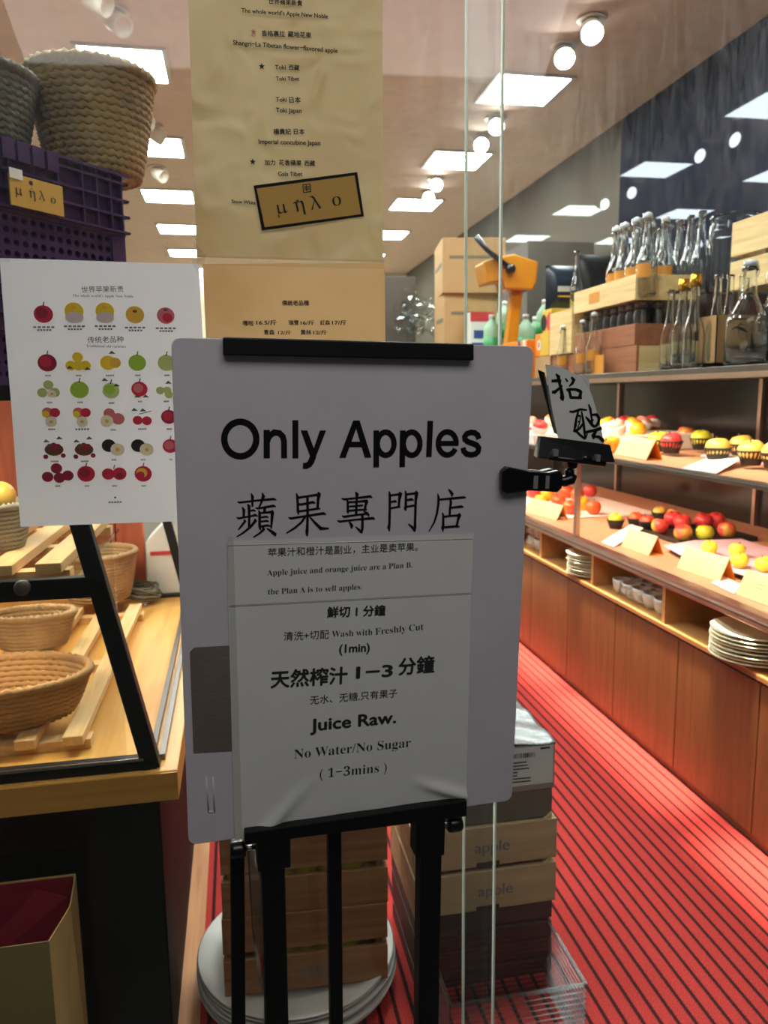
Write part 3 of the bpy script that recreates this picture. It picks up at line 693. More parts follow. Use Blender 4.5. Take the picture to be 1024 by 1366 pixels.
for args in [
 ('鮮切 1 分鐘', (0.2003, -0.3811), (0.2851, -0.3836), 'bold'),
 ('清洗+切配', (0.1384, -0.4108), (0.2025, -0.4125), 'sans'),
 ('Wash with', (0.2069, -0.4117), (0.2665, -0.4129), 'serif'),
 ('Freshly Cut', (0.271, -0.4132), (0.3439, -0.4107), 'serif'),
 ('(1min)', (0.2179, -0.4362), (0.2623, -0.4376), 'bold'),
 ('天然榨汁', (0.1197, -0.4783), (0.2292, -0.4818), 'bold'),
 ('1−3', (0.2436, -0.4774), (0.2969, -0.4788), 'bold', .62),
 ('分鐘', (0.3072, -0.4762), (0.3619, -0.4765), 'bold'),
 ('无水、无糖,只有果子', (0.1753, -0.5099), (0.3055, -0.5114), 'sans'),
 ('Juice Raw.', (0.1763, -0.5517), (0.3039, -0.5529), 'bold', .85),
 ('No Water/No Sugar', (0.152, -0.5921), (0.3282, -0.5943), 'serif'),
 ('( 1−3mins )', (0.1894, -0.6277), (0.2912, -0.63), 'serif')]:
    write(t if ord(args[0][0]) > 0x3000 else t2, args[0], args[1], args[2], Z, args[3], 0, args[4] if len(args) > 4 else 1.0)
t.build('chinese_lettering', M['ink_soft'], low)
t2.build('latin_lettering', M['ink_soft'], low)
quad = [(0.064, -0.2653), (0.4175, -0.2692), (0.4173, -0.3591), (0.065, -0.3556)]
up = sheet_mesh(quad, 0.0024, False, 4, 4).build('printed_slip', M['sheet'], matrix=BM)
tag(up, 'narrow printed slip about plan A and plan B above the juice menu sheet', 'notice sheet')
t = MB(); Z = 0.0031
write(t, '苹果汁和橙汁是副业，主业是卖苹果。', (0.1179, -0.2887), (0.3318, -0.2901), Z, 'sans')
write(t, 'Apple juice and orange juice are a Plan B,', (0.1165, -0.3161), (0.3244, -0.3153), Z, 'serif')
write(t, 'the Plan A is to sell apples.', (0.1172, -0.3429), (0.2502, -0.3434), Z, 'serif')
t.build('lettering', M['ink_soft'], up)
a, b = (0.0638, -0.2715), (0.4166, -0.2771)
MB().tube([(a[0], a[1], 0.0026), (b[0], b[1], 0.0026)], 0.0006, 6).build('tape_edge', M['white_print'], up)
a, b = (0.064, -0.3566), (0.4174, -0.3603)
MB().tube([(a[0], a[1], 0.0026), (b[0], b[1], 0.0026)], 0.0003, 6).build('paper_edge', M['white_print'], up)
a, b, c, d = (0.0641, -0.2591), (0.072, -0.2595), (0.0758, -0.7086), (0.065, -0.7082)
tp = tag(MB().prism([d, c, b, a], 0.0032, 0.0034).build('clear_tape', M['tape'], matrix=BM), 'strip of clear tape down the left edge of the printed sheets', 'tape')

# black metal stand
st = thing('sign_stand', 'black metal floor stand carrying the white notice board', 'sign stand', matrix=BM)
a, b, c, d = (0.0782, -0.691), (0.4171, -0.688), (0.418, -0.7151), (0.0779, -0.7102)
MB().prism([d, c, b, a], -0.012, 0.016).build('tray', M['black_metal'], st, bevel=0.002)
a, b, c, d = (0.0641, 0.0016), (0.404, 0.0009), (0.4048, -0.0217), (0.0636, -0.021)
MB().prism([d, c, b, a], -0.012, 0.012).build('top_clip', M['black_metal'], st, bevel=0.002)
ax = (a[0] + b[0]) / 2
MB().box(ax - 0.012, ax + 0.012, -0.69, -0.01, -0.034, -0.012).build('mast', M['black_metal'], st, bevel=0.002)
def leg(p0, p1, w, zc):
    a, b = Vector((p0[0], p0[1], zc)), Vector((p1[0], p1[1], zc))
    d = (b - a).normalized(); e = a + d * 1.0
    # run on down to the floor
    wa = BM @ a; wd = (BM.to_3x3() @ d); e = a + d * (wa.z - 0.0) / -wd.z
    return MB().bar(a, e, w, w, (0, 0, 1)).build('leg', M['black_metal'], st, bevel=0.003)
leg((0.1182, -0.7031), (0.1224, -1.0323), 0.034, -0.004)
leg((0.3623, -0.7109), (0.3671, -1.0898), 0.034, -0.004)
leg((0.0713, -0.7449), (0.0673, -1.0663), 0.021, -0.05)
leg((0.221, -0.7398), (0.2258, -1.1035), 0.021, -0.05)
for p0, p1, w in (((0.0964, -0.6998), (0.1442, -0.7586), 0), ((0.3377, -0.701), (0.3838, -0.7772), 0)):
    MB().box(p0[0], p1[0], p1[1], p0[1], -0.022, 0.014).build('leg_socket', M['black_metal'], st, bevel=0.002)
for (kx, ky), s in (((0.4037, -0.7349), 1), ((0.069, -0.7256), -1)):
    k = MB(); k.lathe([(0, -0.011), (0.011, -0.011), (0.0125, -0.006), (0.0125, 0.006), (0.011, 0.011), (0, 0.011)], 12, 0, Matrix.Translation((kx, ky, 0)) @ Matrix.Rotation(PI / 2, 4, 'Y'))
    ko = k.build('knob', M['black_plastic'], st)
    MB().tube([(kx - s * 0.008, ky, 0), (kx - s * 0.026, ky, 0)], 0.004, 10).build('knob_screw', M['chrome'], ko)

# sprung clip on the board's right edge, with the card it holds
clip = thing('card_clip', 'black swivelling double clip gripping the right edge of the notice board', 'clip', matrix=BM)
jaw = [(0.4525, -0.1771), (0.4604, -0.1706), (0.4952, -0.1778), (0.5267, -0.1807), (0.5436, -0.1776), (0.5502, -0.1856), (0.5501, -0.2037), (0.5431, -0.2103), (0.5234, -0.2086), (0.4967, -0.2068), (0.4634, -0.2104), (0.4537, -0.2058)]
jo = MB().prism(jaw[::-1], 0.003, 0.014).build('front_jaw', M['black_plastic'], clip, bevel=0.002)
for p0, p1 in (((0.5028, -0.1847), (0.5098, -0.2038)), ((0.5221, -0.185), (0.5281, -0.2043))):
    MB().box(p0[0], p1[0], p1[1], p0[1], 0.0135, 0.0147).build('spring', M['metal_light'], jo)
MB().prism(jaw[::-1], -0.020, -0.007).build('rear_jaw', M['black_plastic'], clip, bevel=0.002)
MB().tube([(0.5472, -0.1957) + (0.0,), (0.5595, -0.196) + (0.0,), (0.5705, -0.1928) + (0.0,), (0.575, -0.1861) + (0.0,)], [0.006, 0.0085, 0.009, 0.006], 12).build('swivel_arm', M['black_plastic'], clip)
MB().ball((0.5673, -0.1826) + (0.0,), 0.007).build('ball_joint', M['black_plastic'], clip)
MB().prism([(0.5619, -0.1757), (0.5731, -0.1759), (0.5772, -0.1625), (0.5778, -0.1535), (0.5519, -0.1532), (0.5563, -0.1644)][::-1], -0.010, 0.012).build('neck', M['black_plastic'], clip, bevel=0.002)
cb = MB()
A_, B_, C_, D_, E_, F_ = (0.5141, -0.1274), (0.6308, -0.1417), (0.6307, -0.1666), (0.5036, -0.1581), (0.5171, -0.1593), (0.6512, -0.1658)
v = [(A_[0], A_[1], -0.004), (A_[0], A_[1], 0.004), (B_[0], B_[1], 0.004), (B_[0], B_[1], -0.004), (D_[0], D_[1], 0.020), (C_[0], C_[1], 0.020), (E_[0], E_[1], -0.020), (F_[0], F_[1], -0.020)]
cb.faces(v, [(1, 2, 5, 4), (0, 1, 4, 6), (2, 3, 7, 5), (3, 0, 6, 7), (0, 3, 2, 1), (4, 5, 7, 6)])
co = cb.build('card_jaw', M['black_plastic'], clip, bevel=0.0015)
a, b = (0.5246, -0.1577), (0.6158, -0.1691)
MB().tube([(a[0], a[1], 0.016), (b[0], b[1], 0.016)], 0.004, 10).build('hinge_rod', M['black_plastic'], co)
for (x, y) in ((0.5329, -0.1508), (0.6016, -0.1595)):
    MB().box(x - .003, x + .003, y - .005, y + .005, 0.012, 0.0225).build('hinge_spring', M['metal_light'], co)
MB().tube([(0.5782, -0.1591) + (0.014,), (0.5909, -0.1627) + (0.014,)], 0.006, 12).build('thumb_screw', M['black_plastic'], clip)
# card: a slightly curled sheet with two brushed characters
card_out = [(0.519, -0.0249), (0.5346, -0.0268), (0.5529, -0.0319), (0.5666, -0.0381), (0.5803, -0.0434), (0.5907, -0.0519), (0.5924, -0.0595), (0.6027, -0.0825), (0.6133, -0.1091), (0.6233, -0.1417), (0.5471, -0.1343), (0.5334, -0.0882)]
card = MB().prism(card_out[::-1], -0.0004, 0.0004).build('handwritten_card', M['sheet'], matrix=BM)
tag(card, 'small grey-white card with two brushed characters standing in the black clip', 'card')
fl = [(0.5763, -0.0391), (0.5902, -0.0443), (0.5924, -0.0585)]
MB().prism(fl[::-1], 0.0006, 0.001).build('folded_corner', M['white_print'], card)
bk = [(0.51, -0.0325), (0.5209, -0.0366), (0.5466, -0.1265), (0.5416, -0.1243), (0.53, -0.0914)]
MB().prism(bk[::-1], -0.006, -0.004).build('backing', M['black_plastic'], card)
CARD = [
 [(0.5299,-0.0486,0.0029),(0.5375,-0.048,0.0035),(0.5457,-0.0484,0.0029)],
 [(0.5363,-0.0381,0.0014),(0.5407,-0.0422,0.0041),(0.543,-0.0516,0.0033),(0.5466,-0.0621,0.0038),(0.549,-0.0727,0.0047),(0.5504,-0.0769,0.0012)],
 [(0.5448,-0.0711,0.0014),(0.5488,-0.0748,0.003)],
 [(0.5315,-0.0643,0.0029),(0.5361,-0.0643,0.0037),(0.5429,-0.059,0.0029),(0.5479,-0.0547,0.0014)],
 [(0.5519,-0.0442,0.0014),(0.5558,-0.0494,0.0021)],
 [(0.5613,-0.0425,0.0024),(0.5657,-0.0466,0.0036),(0.5636,-0.0514,0.0033),(0.5586,-0.0557,0.0014)],
 [(0.5547,-0.0594,0.0018),(0.5596,-0.0631,0.003),(0.5626,-0.0726,0.0033)],
 [(0.5571,-0.0599,0.0026),(0.5701,-0.0603,0.003),(0.5787,-0.0634,0.0036)],
 [(0.5788,-0.0624,0.003),(0.5768,-0.0704,0.0042),(0.5781,-0.073,0.003)],
 [(0.562,-0.0717,0.003),(0.5805,-0.0725,0.0024)],
 [(0.5615,-0.0923,0.0018),(0.5675,-0.0928,0.0026),(0.5792,-0.0891,0.0026),(0.5901,-0.0901,0.0014)],
 [(0.5758,-0.0918,0.0024),(0.5735,-0.1025,0.003),(0.5724,-0.1133,0.0034),(0.5716,-0.1187,0.0024)],
 [(0.5812,-0.0918,0.0018),(0.5853,-0.1079,0.003),(0.5881,-0.122,0.003),(0.59,-0.1329,0.0018)],
 [(0.5762,-0.0982,0.0022),(0.5799,-0.0993,0.0022)], [(0.5762,-0.1068,0.0018),(0.5799,-0.1079,0.0018)],
 [(0.5693,-0.1203,0.0024),(0.5741,-0.1209,0.0034),(0.581,-0.1155,0.003),(0.5854,-0.109,0.0022)],
 [(0.5741,-0.1209,0.0024),(0.5818,-0.1274,0.0027),(0.59,-0.1329,0.0022)],
 [(0.5798,-0.0982,0.0014),(0.5793,-0.109,0.0014),(0.5762,-0.1155,0.0014)],
 [(0.5919,-0.0815,0.0014),(0.5954,-0.0885,0.003),(0.5981,-0.1004,0.0022),(0.6,-0.1112,0.0024)],
 [(0.5884,-0.0998,0.0014),(0.5935,-0.1047,0.003),(0.6001,-0.1123,0.003),(0.6052,-0.115,0.003)],
 [(0.5978,-0.0971,0.0022),(0.6063,-0.0966,0.003),(0.611,-0.1026,0.0034),(0.6097,-0.1102,0.0037),(0.6052,-0.115,0.003)],
 [(0.5954,-0.1063,0.0017),(0.602,-0.1047,0.0017)],
 [(0.5899,-0.1226,0.0024),(0.5935,-0.122,0.003),(0.6055,-0.1199,0.0034),(0.6163,-0.1167,0.0037)],
 [(0.591,-0.1209,0.0017),(0.5926,-0.1264,0.0017),(0.59,-0.1329,0.0017)],
 [(0.608,-0.1205,0.0024),(0.603,-0.1275,0.0049),(0.604,-0.133,0.0022)],
 [(0.6037,-0.1292,0.0024),(0.6123,-0.1298,0.0031),(0.6181,-0.1337,0.0043),(0.6209,-0.1375,0.0031)],
]
t = MB()
for k, s in enumerate(CARD): t.stroke([(a_, b_, w_ * 1.35) for a_, b_, w_ in s], 0.0008 + k * 0.00001)
t.build('brushed_characters', M['ink'], card)

# ------------------------------------------------------------------ posters hung on the window
GM = Matrix(((1, 0, 0, 0), (0, 0, -1, GY), (0, 1, 0, 0), (0, 0, 0, 1)))      # local x, y on the pane; z out towards the street
def flat(name, poly, z0, z1, m, parent=None, matrix=None):
    return MB().prism(poly, z0, z1).build(name, m, parent, matrix)
def wavy(name, q, z0, m, amp=0.0012, n=40):
    mb = MB(); vs = []; fs = []
    for j in range(n + 1):
        for i in range(n + 1):
            p = bil(q, i / n, j / n)
            vs.append((p.x, p.y, z0 + amp * math.sin(7.3 * i / n + 2.1 * math.sin(5 * j / n)) * math.sin(4.7 * j / n + 1.0)))
    for j in range(n):
        for i in range(n):
            a = j * (n + 1) + i; fs.append((a, a + n + 1, a + n + 2, a + 1))
    return mb.faces(vs, fs, 0, None, True).build(name, m, None, GM)
wp = wavy('white_poster', [(-0.3439, 1.7123), (-0.0478, 1.7089), (-0.0456, 1.294), (-0.3467, 1.296)], 0.003, M['poster_white'])
tag(wp, 'white poster of printed apple kinds hung on the window left of the notice board', 'poster')
t = MB(); Z = 0.0055
write(t, '世界苹果新贵', (-0.228, 1.6627), (-0.1651, 1.6646), Z, 'sans')
write(t, "The whole world's Apple New Noble", (-0.2418, 1.6557), (-0.1509, 1.6555), Z, 'serif')
write(t, '传统老品种', (-0.2243, 1.5859), (-0.1699, 1.5871), Z, 'sans')
write(t, 'Traditional old varieties', (-0.227, 1.5789), (-0.167, 1.5777), Z, 'serif')
t.build('lettering', M['ink_soft'], wp)
mats = [M[k] for k in ('p_red', 'p_dark', 'p_yel', 'p_gold', 'p_grn', 'p_pale', 'p_pink', 'p_cream', 'p_leaf', 'p_brn', 'p_blk', 'p_net', 'ink_pale')]
RED, DRK, YEL, GLD, GRN, PAL, PNK, CRM, LEAF, BRN, BLK, NET, GREY = range(13)
t = MB(); k1 = abs((-0.2457, 1.536)[0] - (-0.2468, 1.536)[0])
zc = [Z]
def dot(c, r, mi, dx=0, dy=0, ry=None):
    zc[0] += 0.000004
    disc(t, (c[0] + dx * k1, c[1] - dy * k1), r * k1, (ry or r * 0.94) * k1, zc[0], mi)
def stalk(c, r):
    zc[0] += 0.000004
    t.stroke([(c[0], c[1] + r * 0.8 * k1, 1.6 * k1), (c[0] + 2 * k1, c[1] + (r + 4) * k1, 1.4 * k1)], zc[0], BRN)
def leaf(c, dx, dy, a=1):
    zc[0] += 0.000004
    x, y = c[0] + dx * k1, c[1] - dy * k1
    t.stroke([(x, y, 0.3 * k1), (x + a * 4 * k1, y + 2 * k1, 4 * k1), (x + a * 9 * k1, y, 0.3 * k1)], zc[0], LEAF)
def cap(c, w=22, dy=18):
    for q in range(5):
        x = c[0] + (-w / 2 + q * w / 5) * k1
        t.stroke([(x, c[1] - dy * k1, 2.4 * k1), (x + w / 7 * k1, c[1] - dy * k1, 2.4 * k1)], Z, GREY)
def whole(c, r, m1, m2=None):
    dot(c, r, m1)
    if m2 is not None: dot(c, r * 0.62, m2, -r * 0.15, -r * 0.12)
    stalk(c, r)
def pile(c, m1, spots, r=7):
    for dx, dy in spots: dot(c, r, m1, dx, dy)
def half(c, dx, dy, r=8):
    dot(c, r, CRM, dx, dy); dot(c, r * 0.3, GLD, dx, dy)
for c, k in (((-0.2867, 1.6292), 'r'), ((-0.2414, 1.6307), 'n'), ((-0.1955, 1.631), 'n'), ((-0.1502, 1.629), 'g'), ((-0.1031, 1.6281), 'p')):
    if k == 'n': dot(c, 13, YEL, 0, -3); dot(c, 12.5, NET, 0, 6, 8); dot(c, 4, GLD, 0, -8, 2.4)
    elif k == 'g': dot(c, 13, GLD); dot(c, 3, BRN, 0, -5, 2)
    elif k == 'p': dot(c, 12.5, PNK); dot(c, 7, RED, 2, 3); dot(c, 3, BRN, 0, -8, 1.5)
    else: whole(c, 13, RED, DRK)
    cap(c, 30, 18); cap(c, 20, 22)
c = (-0.2867, 1.5548); whole(c, 13, DRK, RED); cap(c, 8)
c = (-0.241, 1.5546); pile(c, YEL, ((0, -8), (-10, 4), (10, 4), (0, 4)), 7.5); leaf(c, -16, 8); leaf(c, 8, 10); cap(c, 8)
c = (-0.1936, 1.5544); dot(c, 11, YEL, -2, 0); dot(c, 8, GLD, 8, 0); leaf(c, 0, -13); cap(c, 12)
c = (-0.1512, 1.5542); whole(c, 12.5, GRN); cap(c, 8)
c = (-0.1059, 1.5539); whole(c, 12.5, PAL); cap(c, 8)
c = (-0.2876, 1.513); pile(c, PAL, ((0, -7), (-9, 4), (8, 4)), 7); half(c, 4, 6, 6); cap(c, 8)
c = (-0.2417, 1.5125); whole(c, 13, GRN); cap(c, 8)
c = (-0.1941, 1.5108); whole(c, 12, PAL, GRN); leaf(c, -12, -14); leaf(c, 4, -6); cap(c, 8)
c = (-0.1501, 1.5126); whole(c, 11.5, RED, PNK); leaf(c, -8, 12); leaf(c, 4, 12); cap(c, 6)
c = (-0.1093, 1.5122); pile(c, PAL, ((-8, 2), (2, 2), (4, 8)), 6); leaf(c, 0, -8); cap(c, 8)
for px in (0, 1):
    c = ((-0.2874, 1.4707), (-0.2412, 1.4699))[px]
    dot(c, 8, PNK, -4, -6); dot(c, 7, RED, 6, -6); dot(c, 5, YEL, -7, -4); half(c, 0, 7, 8); cap(c, (10, 20)[px])
c = (-0.1945, 1.4679); dot(c, 8, PNK, -4, -6); dot(c, 9, PNK, 8, 2); half(c, -8, 5, 9); cap(c, 8)
c = (-0.1492, 1.4683); dot(c, 7, RED, -6, 5); dot(c, 7, RED, 7, 6); leaf(c, -14, -9); leaf(c, -2, -8); t.stroke([(c[0] - 4 * k1, c[1] + 4 * k1, k1), (c[0] + 14 * k1, c[1] + 8 * k1, k1)], Z, LEAF); cap(c, 12)
c = (-0.107, 1.4675); whole(c, 11, DRK, RED); cap(c, 8)
for px in (0, 1):
    c = ((-0.2865, 1.422), (-0.2411, 1.4209))[px]
    dot(c, 13, BRN, 0, 3, 9); pile(c, DRK, ((-6, -2), (0, -4), (6, -2), (2, 0), (12, 12), (-12, 13)), 3.5)
    leaf(c, -14, -8); leaf(c, 4, -12); leaf(c, -10, -2); cap(c, 11, 20)
for px in (0, 1):
    c = ((-0.1963, 1.4197), (-0.1509, 1.4186))[px]
    dot(c, 10, BLK, -6, -3); half(c, 6, 3, 10); cap(c, 7)
c = (-0.1071, 1.4199); whole(c, 11, RED, PNK); cap(c, 5, 20)
c = (-0.285, 1.3799); pile(c, DRK, ((0, -8), (-13, 4), (3, 6), (15, 3)), 8); cap(c, 7)
c = (-0.2406, 1.3785); whole(c, 12.5, RED, DRK); cap(c, 7)
c = (-0.1979, 1.3771); dot(c, 9, RED, -8, 0); dot(c, 10, RED, 8, 0); dot(c, 5, DRK, 8, 3); stalk(c, 9); cap(c, 7)
c = (-0.1522, 1.3757); whole(c, 12.5, RED, GLD); dot(c, 6, RED, -4, 2); cap(c, 7)
c = (-0.1983, 1.3329); cap(c, 20, 2); dot(c, 1.5, BLK, 0, -5)
t.build('printed_apples', mats, wp)

kp = wavy('tall_kraft_poster', [(-0.044, 2.1581), (0.2567, 2.1836), (0.252, 1.7168), (-0.0508, 1.7192)], 0.003, M['poster_beige'], 0.0016)
tag(kp, 'tall crinkled kraft paper price poster hung high on the shop window', 'poster')
t, t2 = MB(), MB(); Z = 0.0062
for txt, a, b, s in [
 ('世界蘋果新貴', (0.076, 2.0995), (0.1282, 2.1002), 'bold'),
 ("The whole world's Apple New Noble", (0.0342, 2.0837), (0.1678, 2.0847), 'bold'),
 ('香格裏拉', (0.064, 2.0526), (0.1, 2.054), 'bold'), ('藏地花果', (0.1046, 2.0543), (0.141, 2.0546), 'bold'),
 ('Shangri−La Tibetan flower−flavored apple', (0.0198, 2.0367), (0.1822, 2.0354), 'bold'),
 ('Toki', (0.0832, 2.005), (0.0996, 2.006), 'bold'), ('西藏', (0.1043, 2.0063), (0.1208, 2.0062), 'bold'),
 ('Toki Tibet', (0.0838, 1.9886), (0.1203, 1.9907), 'bold'),
 ('Toki', (0.0828, 1.9577), (0.0993, 1.9586), 'bold'), ('日本', (0.104, 1.9577), (0.1218, 1.9587), 'bold'),
 ('Toki Japan', (0.0823, 1.9421), (0.1225, 1.9431), 'bold'),
 ('楊貴妃', (0.0776, 1.9096), (0.1049, 1.9108), 'bold'), ('日本', (0.1097, 1.9111), (0.1264, 1.9118), 'bold'),
 ('Imperial concubine Japan', (0.0535, 1.8939), (0.1512, 1.896), 'bold'),
 ('加力', (0.0618, 1.8628), (0.0784, 1.8634), 'bold'), ('花香蘋果', (0.0844, 1.8637), (0.1203, 1.864), 'bold'), ('西藏', (0.1251, 1.8642), (0.142, 1.8649), 'bold'),
 ('Gala Tibet', (0.0826, 1.8466), (0.121, 1.848), 'bold'),
 ('Snow White', (0.0078, 1.803), (0.0454, 1.8019), 'bold')]:
    write(t if ord(txt[0]) > 0x3000 else t2, txt, a, b, Z, s)
star(t, (0.0624, 2.0081), 0.0052, Z); star(t, (0.0431, 1.8665), 0.0052, Z)
t.build('chinese_lettering', M['ink_soft'], kp)
t2.build('latin_lettering', M['ink_soft'], kp)
t = MB(); star(t, (0.0515, 2.0571), 0.0052, Z); t.build('faded_star', M['ink_rust'], kp)
lab = flat('gold_sticker', [(0.0535, 1.7619), (0.2203, 1.7887), (0.2103, 1.8572), (0.0429, 1.8303)], 0.0066, 0.0072, M['ink'], None, GM)
tag(lab, 'gold sticker with black border and Greek letters stuck on the tall kraft poster', 'sticker')
flat('gold_face', [(0.0584, 1.7673), (0.2153, 1.792), (0.2058, 1.8518), (0.0475, 1.826)], 0.0072, 0.0074, M['gold_label'], lab)
t = MB()
GRK = {'μ': '\U0001D6CD', 'η': '\U0001D6C8', 'λ': '\U0001D6CC', 'ο': '\U0001D6D0'}
def write_g(mb, ch, p0, p1, z): 
    vs, fs = text_mesh(GRK[ch], -0.004)
    x0 = min(v[0] for v in vs); x1 = max(v[0] for v in vs); d = Vector(p1) - Vector(p0); s = d.length / (x1 - x0); a = math.atan2(d.y, d.x)
    mb.faces([(p0[0] + (v[0] - x0) * s * math.cos(a) - v[1] * s * math.sin(a), p0[1] + (v[0] - x0) * s * math.sin(a) + v[1] * s * math.cos(a), z) for v in vs], fs)
for ch, a, b in (('μ', (0.0801, 1.7881), (0.0964, 1.7909)), ('η', (0.1073, 1.7912), (0.1243, 1.7946)), ('λ', (0.1341, 1.7955), (0.1506, 1.7989)), ('ο', (0.1697, 1.803), (0.184, 1.8057))):
    write_g(t, ch, a, b, 0.0078)
disc(t, (0.112, 1.8092), 0.0018, 0.0018, 0.0078)
# the little square seal above the letters
q = [(0.1212, 1.8343), (0.1333, 1.8359), (0.1342, 1.8244), (0.1221, 1.8223)]
for a, b in ((0, 1), (1, 2), (2, 3), (3, 0)): t.stroke([tuple(q[a]) + (0.0013,), tuple(q[b]) + (0.0013,)], 0.0078)
for f in (0.3, 0.5, 0.7):
    a = bil(q, 0.12, f); b = bil(q, 0.9, f); t.stroke([(a.x, a.y, 0.0011), (b.x, b.y, 0.0011)], 0.0078)
a = bil(q, 0.45, 0.1); b = bil(q, 0.45, 0.9); t.stroke([(a.x, a.y, 0.0011), (b.x, b.y, 0.0011)], 0.0079)
t.build('lettering', M['ink_soft'], lab)
kp2 = wavy('small_kraft_poster', [(-0.042, 1.709), (0.2545, 1.7168), (0.254, 1.3524), (-0.0418, 1.3496)], 0.003, M['poster_beige2'], 0.0008)
tag(kp2, 'smooth kraft price list on the window, partly hidden behind the notice board', 'poster')
t, t2 = MB(), MB(); Z = 0.0050
for txt, a, b in [('傳統老品種', (0.0821, 1.6461), (0.1264, 1.6465)), ('嘎啦', (0.0179, 1.6134), (0.0348, 1.6135)), ('16.5/斤', (0.0397, 1.6147), (0.0725, 1.6148)), ('瑞雪', (0.0922, 1.6149), (0.1082, 1.615)), ('16/斤', (0.1119, 1.615), (0.1342, 1.6151)),
                  ('紅森', (0.1442, 1.6152), (0.1605, 1.6152)), ('17/斤', (0.1642, 1.6152), (0.1882, 1.6153)), ('青森', (0.0512, 1.5992), (0.0683, 1.5992)), ('12/斤', (0.0745, 1.5992), (0.0954, 1.5992)), ('黄林', (0.1114, 1.5993), (0.1288, 1.5993)), ('12/斤', (0.1326, 1.5993), (0.1551, 1.5994))]:
    write(t if '/' not in txt else t2, txt, a, b, Z, 'bold', 0, .72 if '/' in txt else 1.0)
t.build('chinese_lettering', M['ink_soft'], kp2)
t2.build('price_figures', M['ink_soft'], kp2)
tp = flat('clear_tape', [(-0.0514, 1.7077), (0.2531, 1.7059), (0.2533, 1.7204), (-0.0507, 1.7215)], 0.0058, 0.0061, M['tape'], None, GM)
tag(tp, 'long clear tape strip joining the tall kraft poster to the one below', 'tape')
tp = flat('clear_tape', [(-0.0583, 1.7087), (-0.0431, 1.6858), (-0.0367, 1.7229), (-0.0543, 1.7432)], 0.0064, 0.0067, M['tape'], None, GM)
tag(tp, 'upright clear tape piece at the white poster top right corner', 'tape')
tp = flat('clear_tape', [(-0.3465, 1.7056), (-0.3284, 1.706), (-0.3275, 1.717), (-0.3456, 1.7167)], 0.0058, 0.0061, M['tape'], None, GM)
tag(tp, 'short clear tape at the white poster top left corner', 'tape')
# a wad of crumpled tape on the pane
mb = MB(); c = (-0.0897, 1.7276)
rnd = random.Random(3)
for i in range(26):
    x = c[0] + rnd.uniform(-.022, .024); y = c[1] + rnd.uniform(-.010, .012) * (1.2 - abs(x - c[0]) / .03)
    s = rnd.uniform(.003, .008); pts = [(x + rnd.uniform(-s, s), y + rnd.uniform(-s, s), rnd.uniform(.0005, .006)) for _ in range(3)]
    mb.faces(pts, [(0, 1, 2)])
tag(mb.build('crumpled_tape', M['tape'], None, GM), 'crumpled clear tape stuck on the window above the white poster', 'tape')

# ------------------------------------------------------------------ left side: counter, glass case, baskets, crates
ct = thing('wooden_counter', 'honey pine topped counter with black front below the glass display case on it', 'counter', (0, 0, 0))
MB().box(-1.6, -0.148, 1.55, 3.3, 0.67, 0.735).build('countertop', M['counter_wood'], ct, bevel=0.003)
MB().box(-1.6, -0.149, 1.545, 1.551, 0.672, 0.732).build('front_edge', M['counter_front'], ct)
MB().box(-1.6, -0.20, 1.62, 3.3, 0.0, 0.67).build('black_front', M['black_panel'], ct)
MB().box(-0.20, -0.196, 1.62, 3.3, 0.0, 0.67).build('side_panel', M['maroon_panel'], ct)

case = thing('glass_display_case', 'black framed glass display case with leaning sides standing on the pine counter', 'display case')
xr = lambda z: -0.201 - (z - 0.735) * 0.205          # the right side leans inwards towards the top
ZT = 1.496
MB().bar((xr(.735), 1.575, .735), (xr(ZT), 1.575, ZT), 0.036, 0.03, (0, 1, 0)).build('front_post', M['black_metal'], case, bevel=0.002)
MB().bar((xr(.735), 2.9, .735), (xr(ZT), 2.9, ZT), 0.03, 0.03, (0, 1, 0)).build('rear_post', M['black_metal'], case, bevel=0.002)
MB().box(-1.3, -0.19, 1.56, 1.59, 0.735, 0.760).build('front_bottom_bar', M['black_metal'], case, bevel=0.002)
MB().box(-1.3, -0.215, 1.556, 1.562, 0.758, 0.764).build('chrome_sill', M['chrome'], case)
zb = (-0.3827, 1.575, 1.1292)[2]
fb = MB().box(-1.3, xr(zb), 1.562, 1.588, zb - 0.021, zb + 0.021).build('front_middle_bar', M['black_metal'], case, bevel=0.002)
c = (-0.4198, 1.56, 1.1367)
MB().lathe([(0, 0), (0.016, 0), (0.016, 0.006), (0.013, 0.010), (0, 0.010)], 20, 0, Matrix.Translation((c[0], 1.562, c[2])) @ Matrix.Rotation(PI / 2, 4, 'X')).build('round_knob', M['rail_dark'], fb)
MB().box(-1.3, xr(ZT) + .015, 1.56, 2.92, ZT, ZT + 0.03).build('top_frame', M['black_metal'], case, bevel=0.002)
MB().box(-1.3, -0.345, 1.60, 2.30, zb - 0.012, zb - 0.004).build('glass_shelf', M['glass_clean'], case)
MB().box(-1.3, -0.25, 1.572, 1.577, .76, ZT).build('front_pane', M['glass_clean'], case)
for k, dx in enumerate((0.0, 0.022)):
    MB().bar((-0.205 + dx, 1.60, .742), (-0.212 + dx, 2.95, .742), 0.012, 0.014).build('side_track', M['rail_dark'], case)
def slat_rack(label, x0, x1, y0, y1, z, n, w=0.042):
    r = thing('slat_rack', label, 'wooden rack', (0, 0, 0), group=None)
    for k in range(n):
        x = x1 - w / 2 - k * (x1 - x0 - w) / (n - 1)
        MB().box(x - w / 2, x + w / 2, y0, y1, z + 0.022, z + 0.044).build('slat', M['slat_wood'], r, bevel=0.002)
    for y in (y0 + 0.05, (y0 + y1) / 2, y1 - 0.05):
        MB().box(x0, x1 + 0.01, y - 0.02, y + 0.02, z, z + 0.022).build('cross_bar', M['slat_wood'], r)
    return r
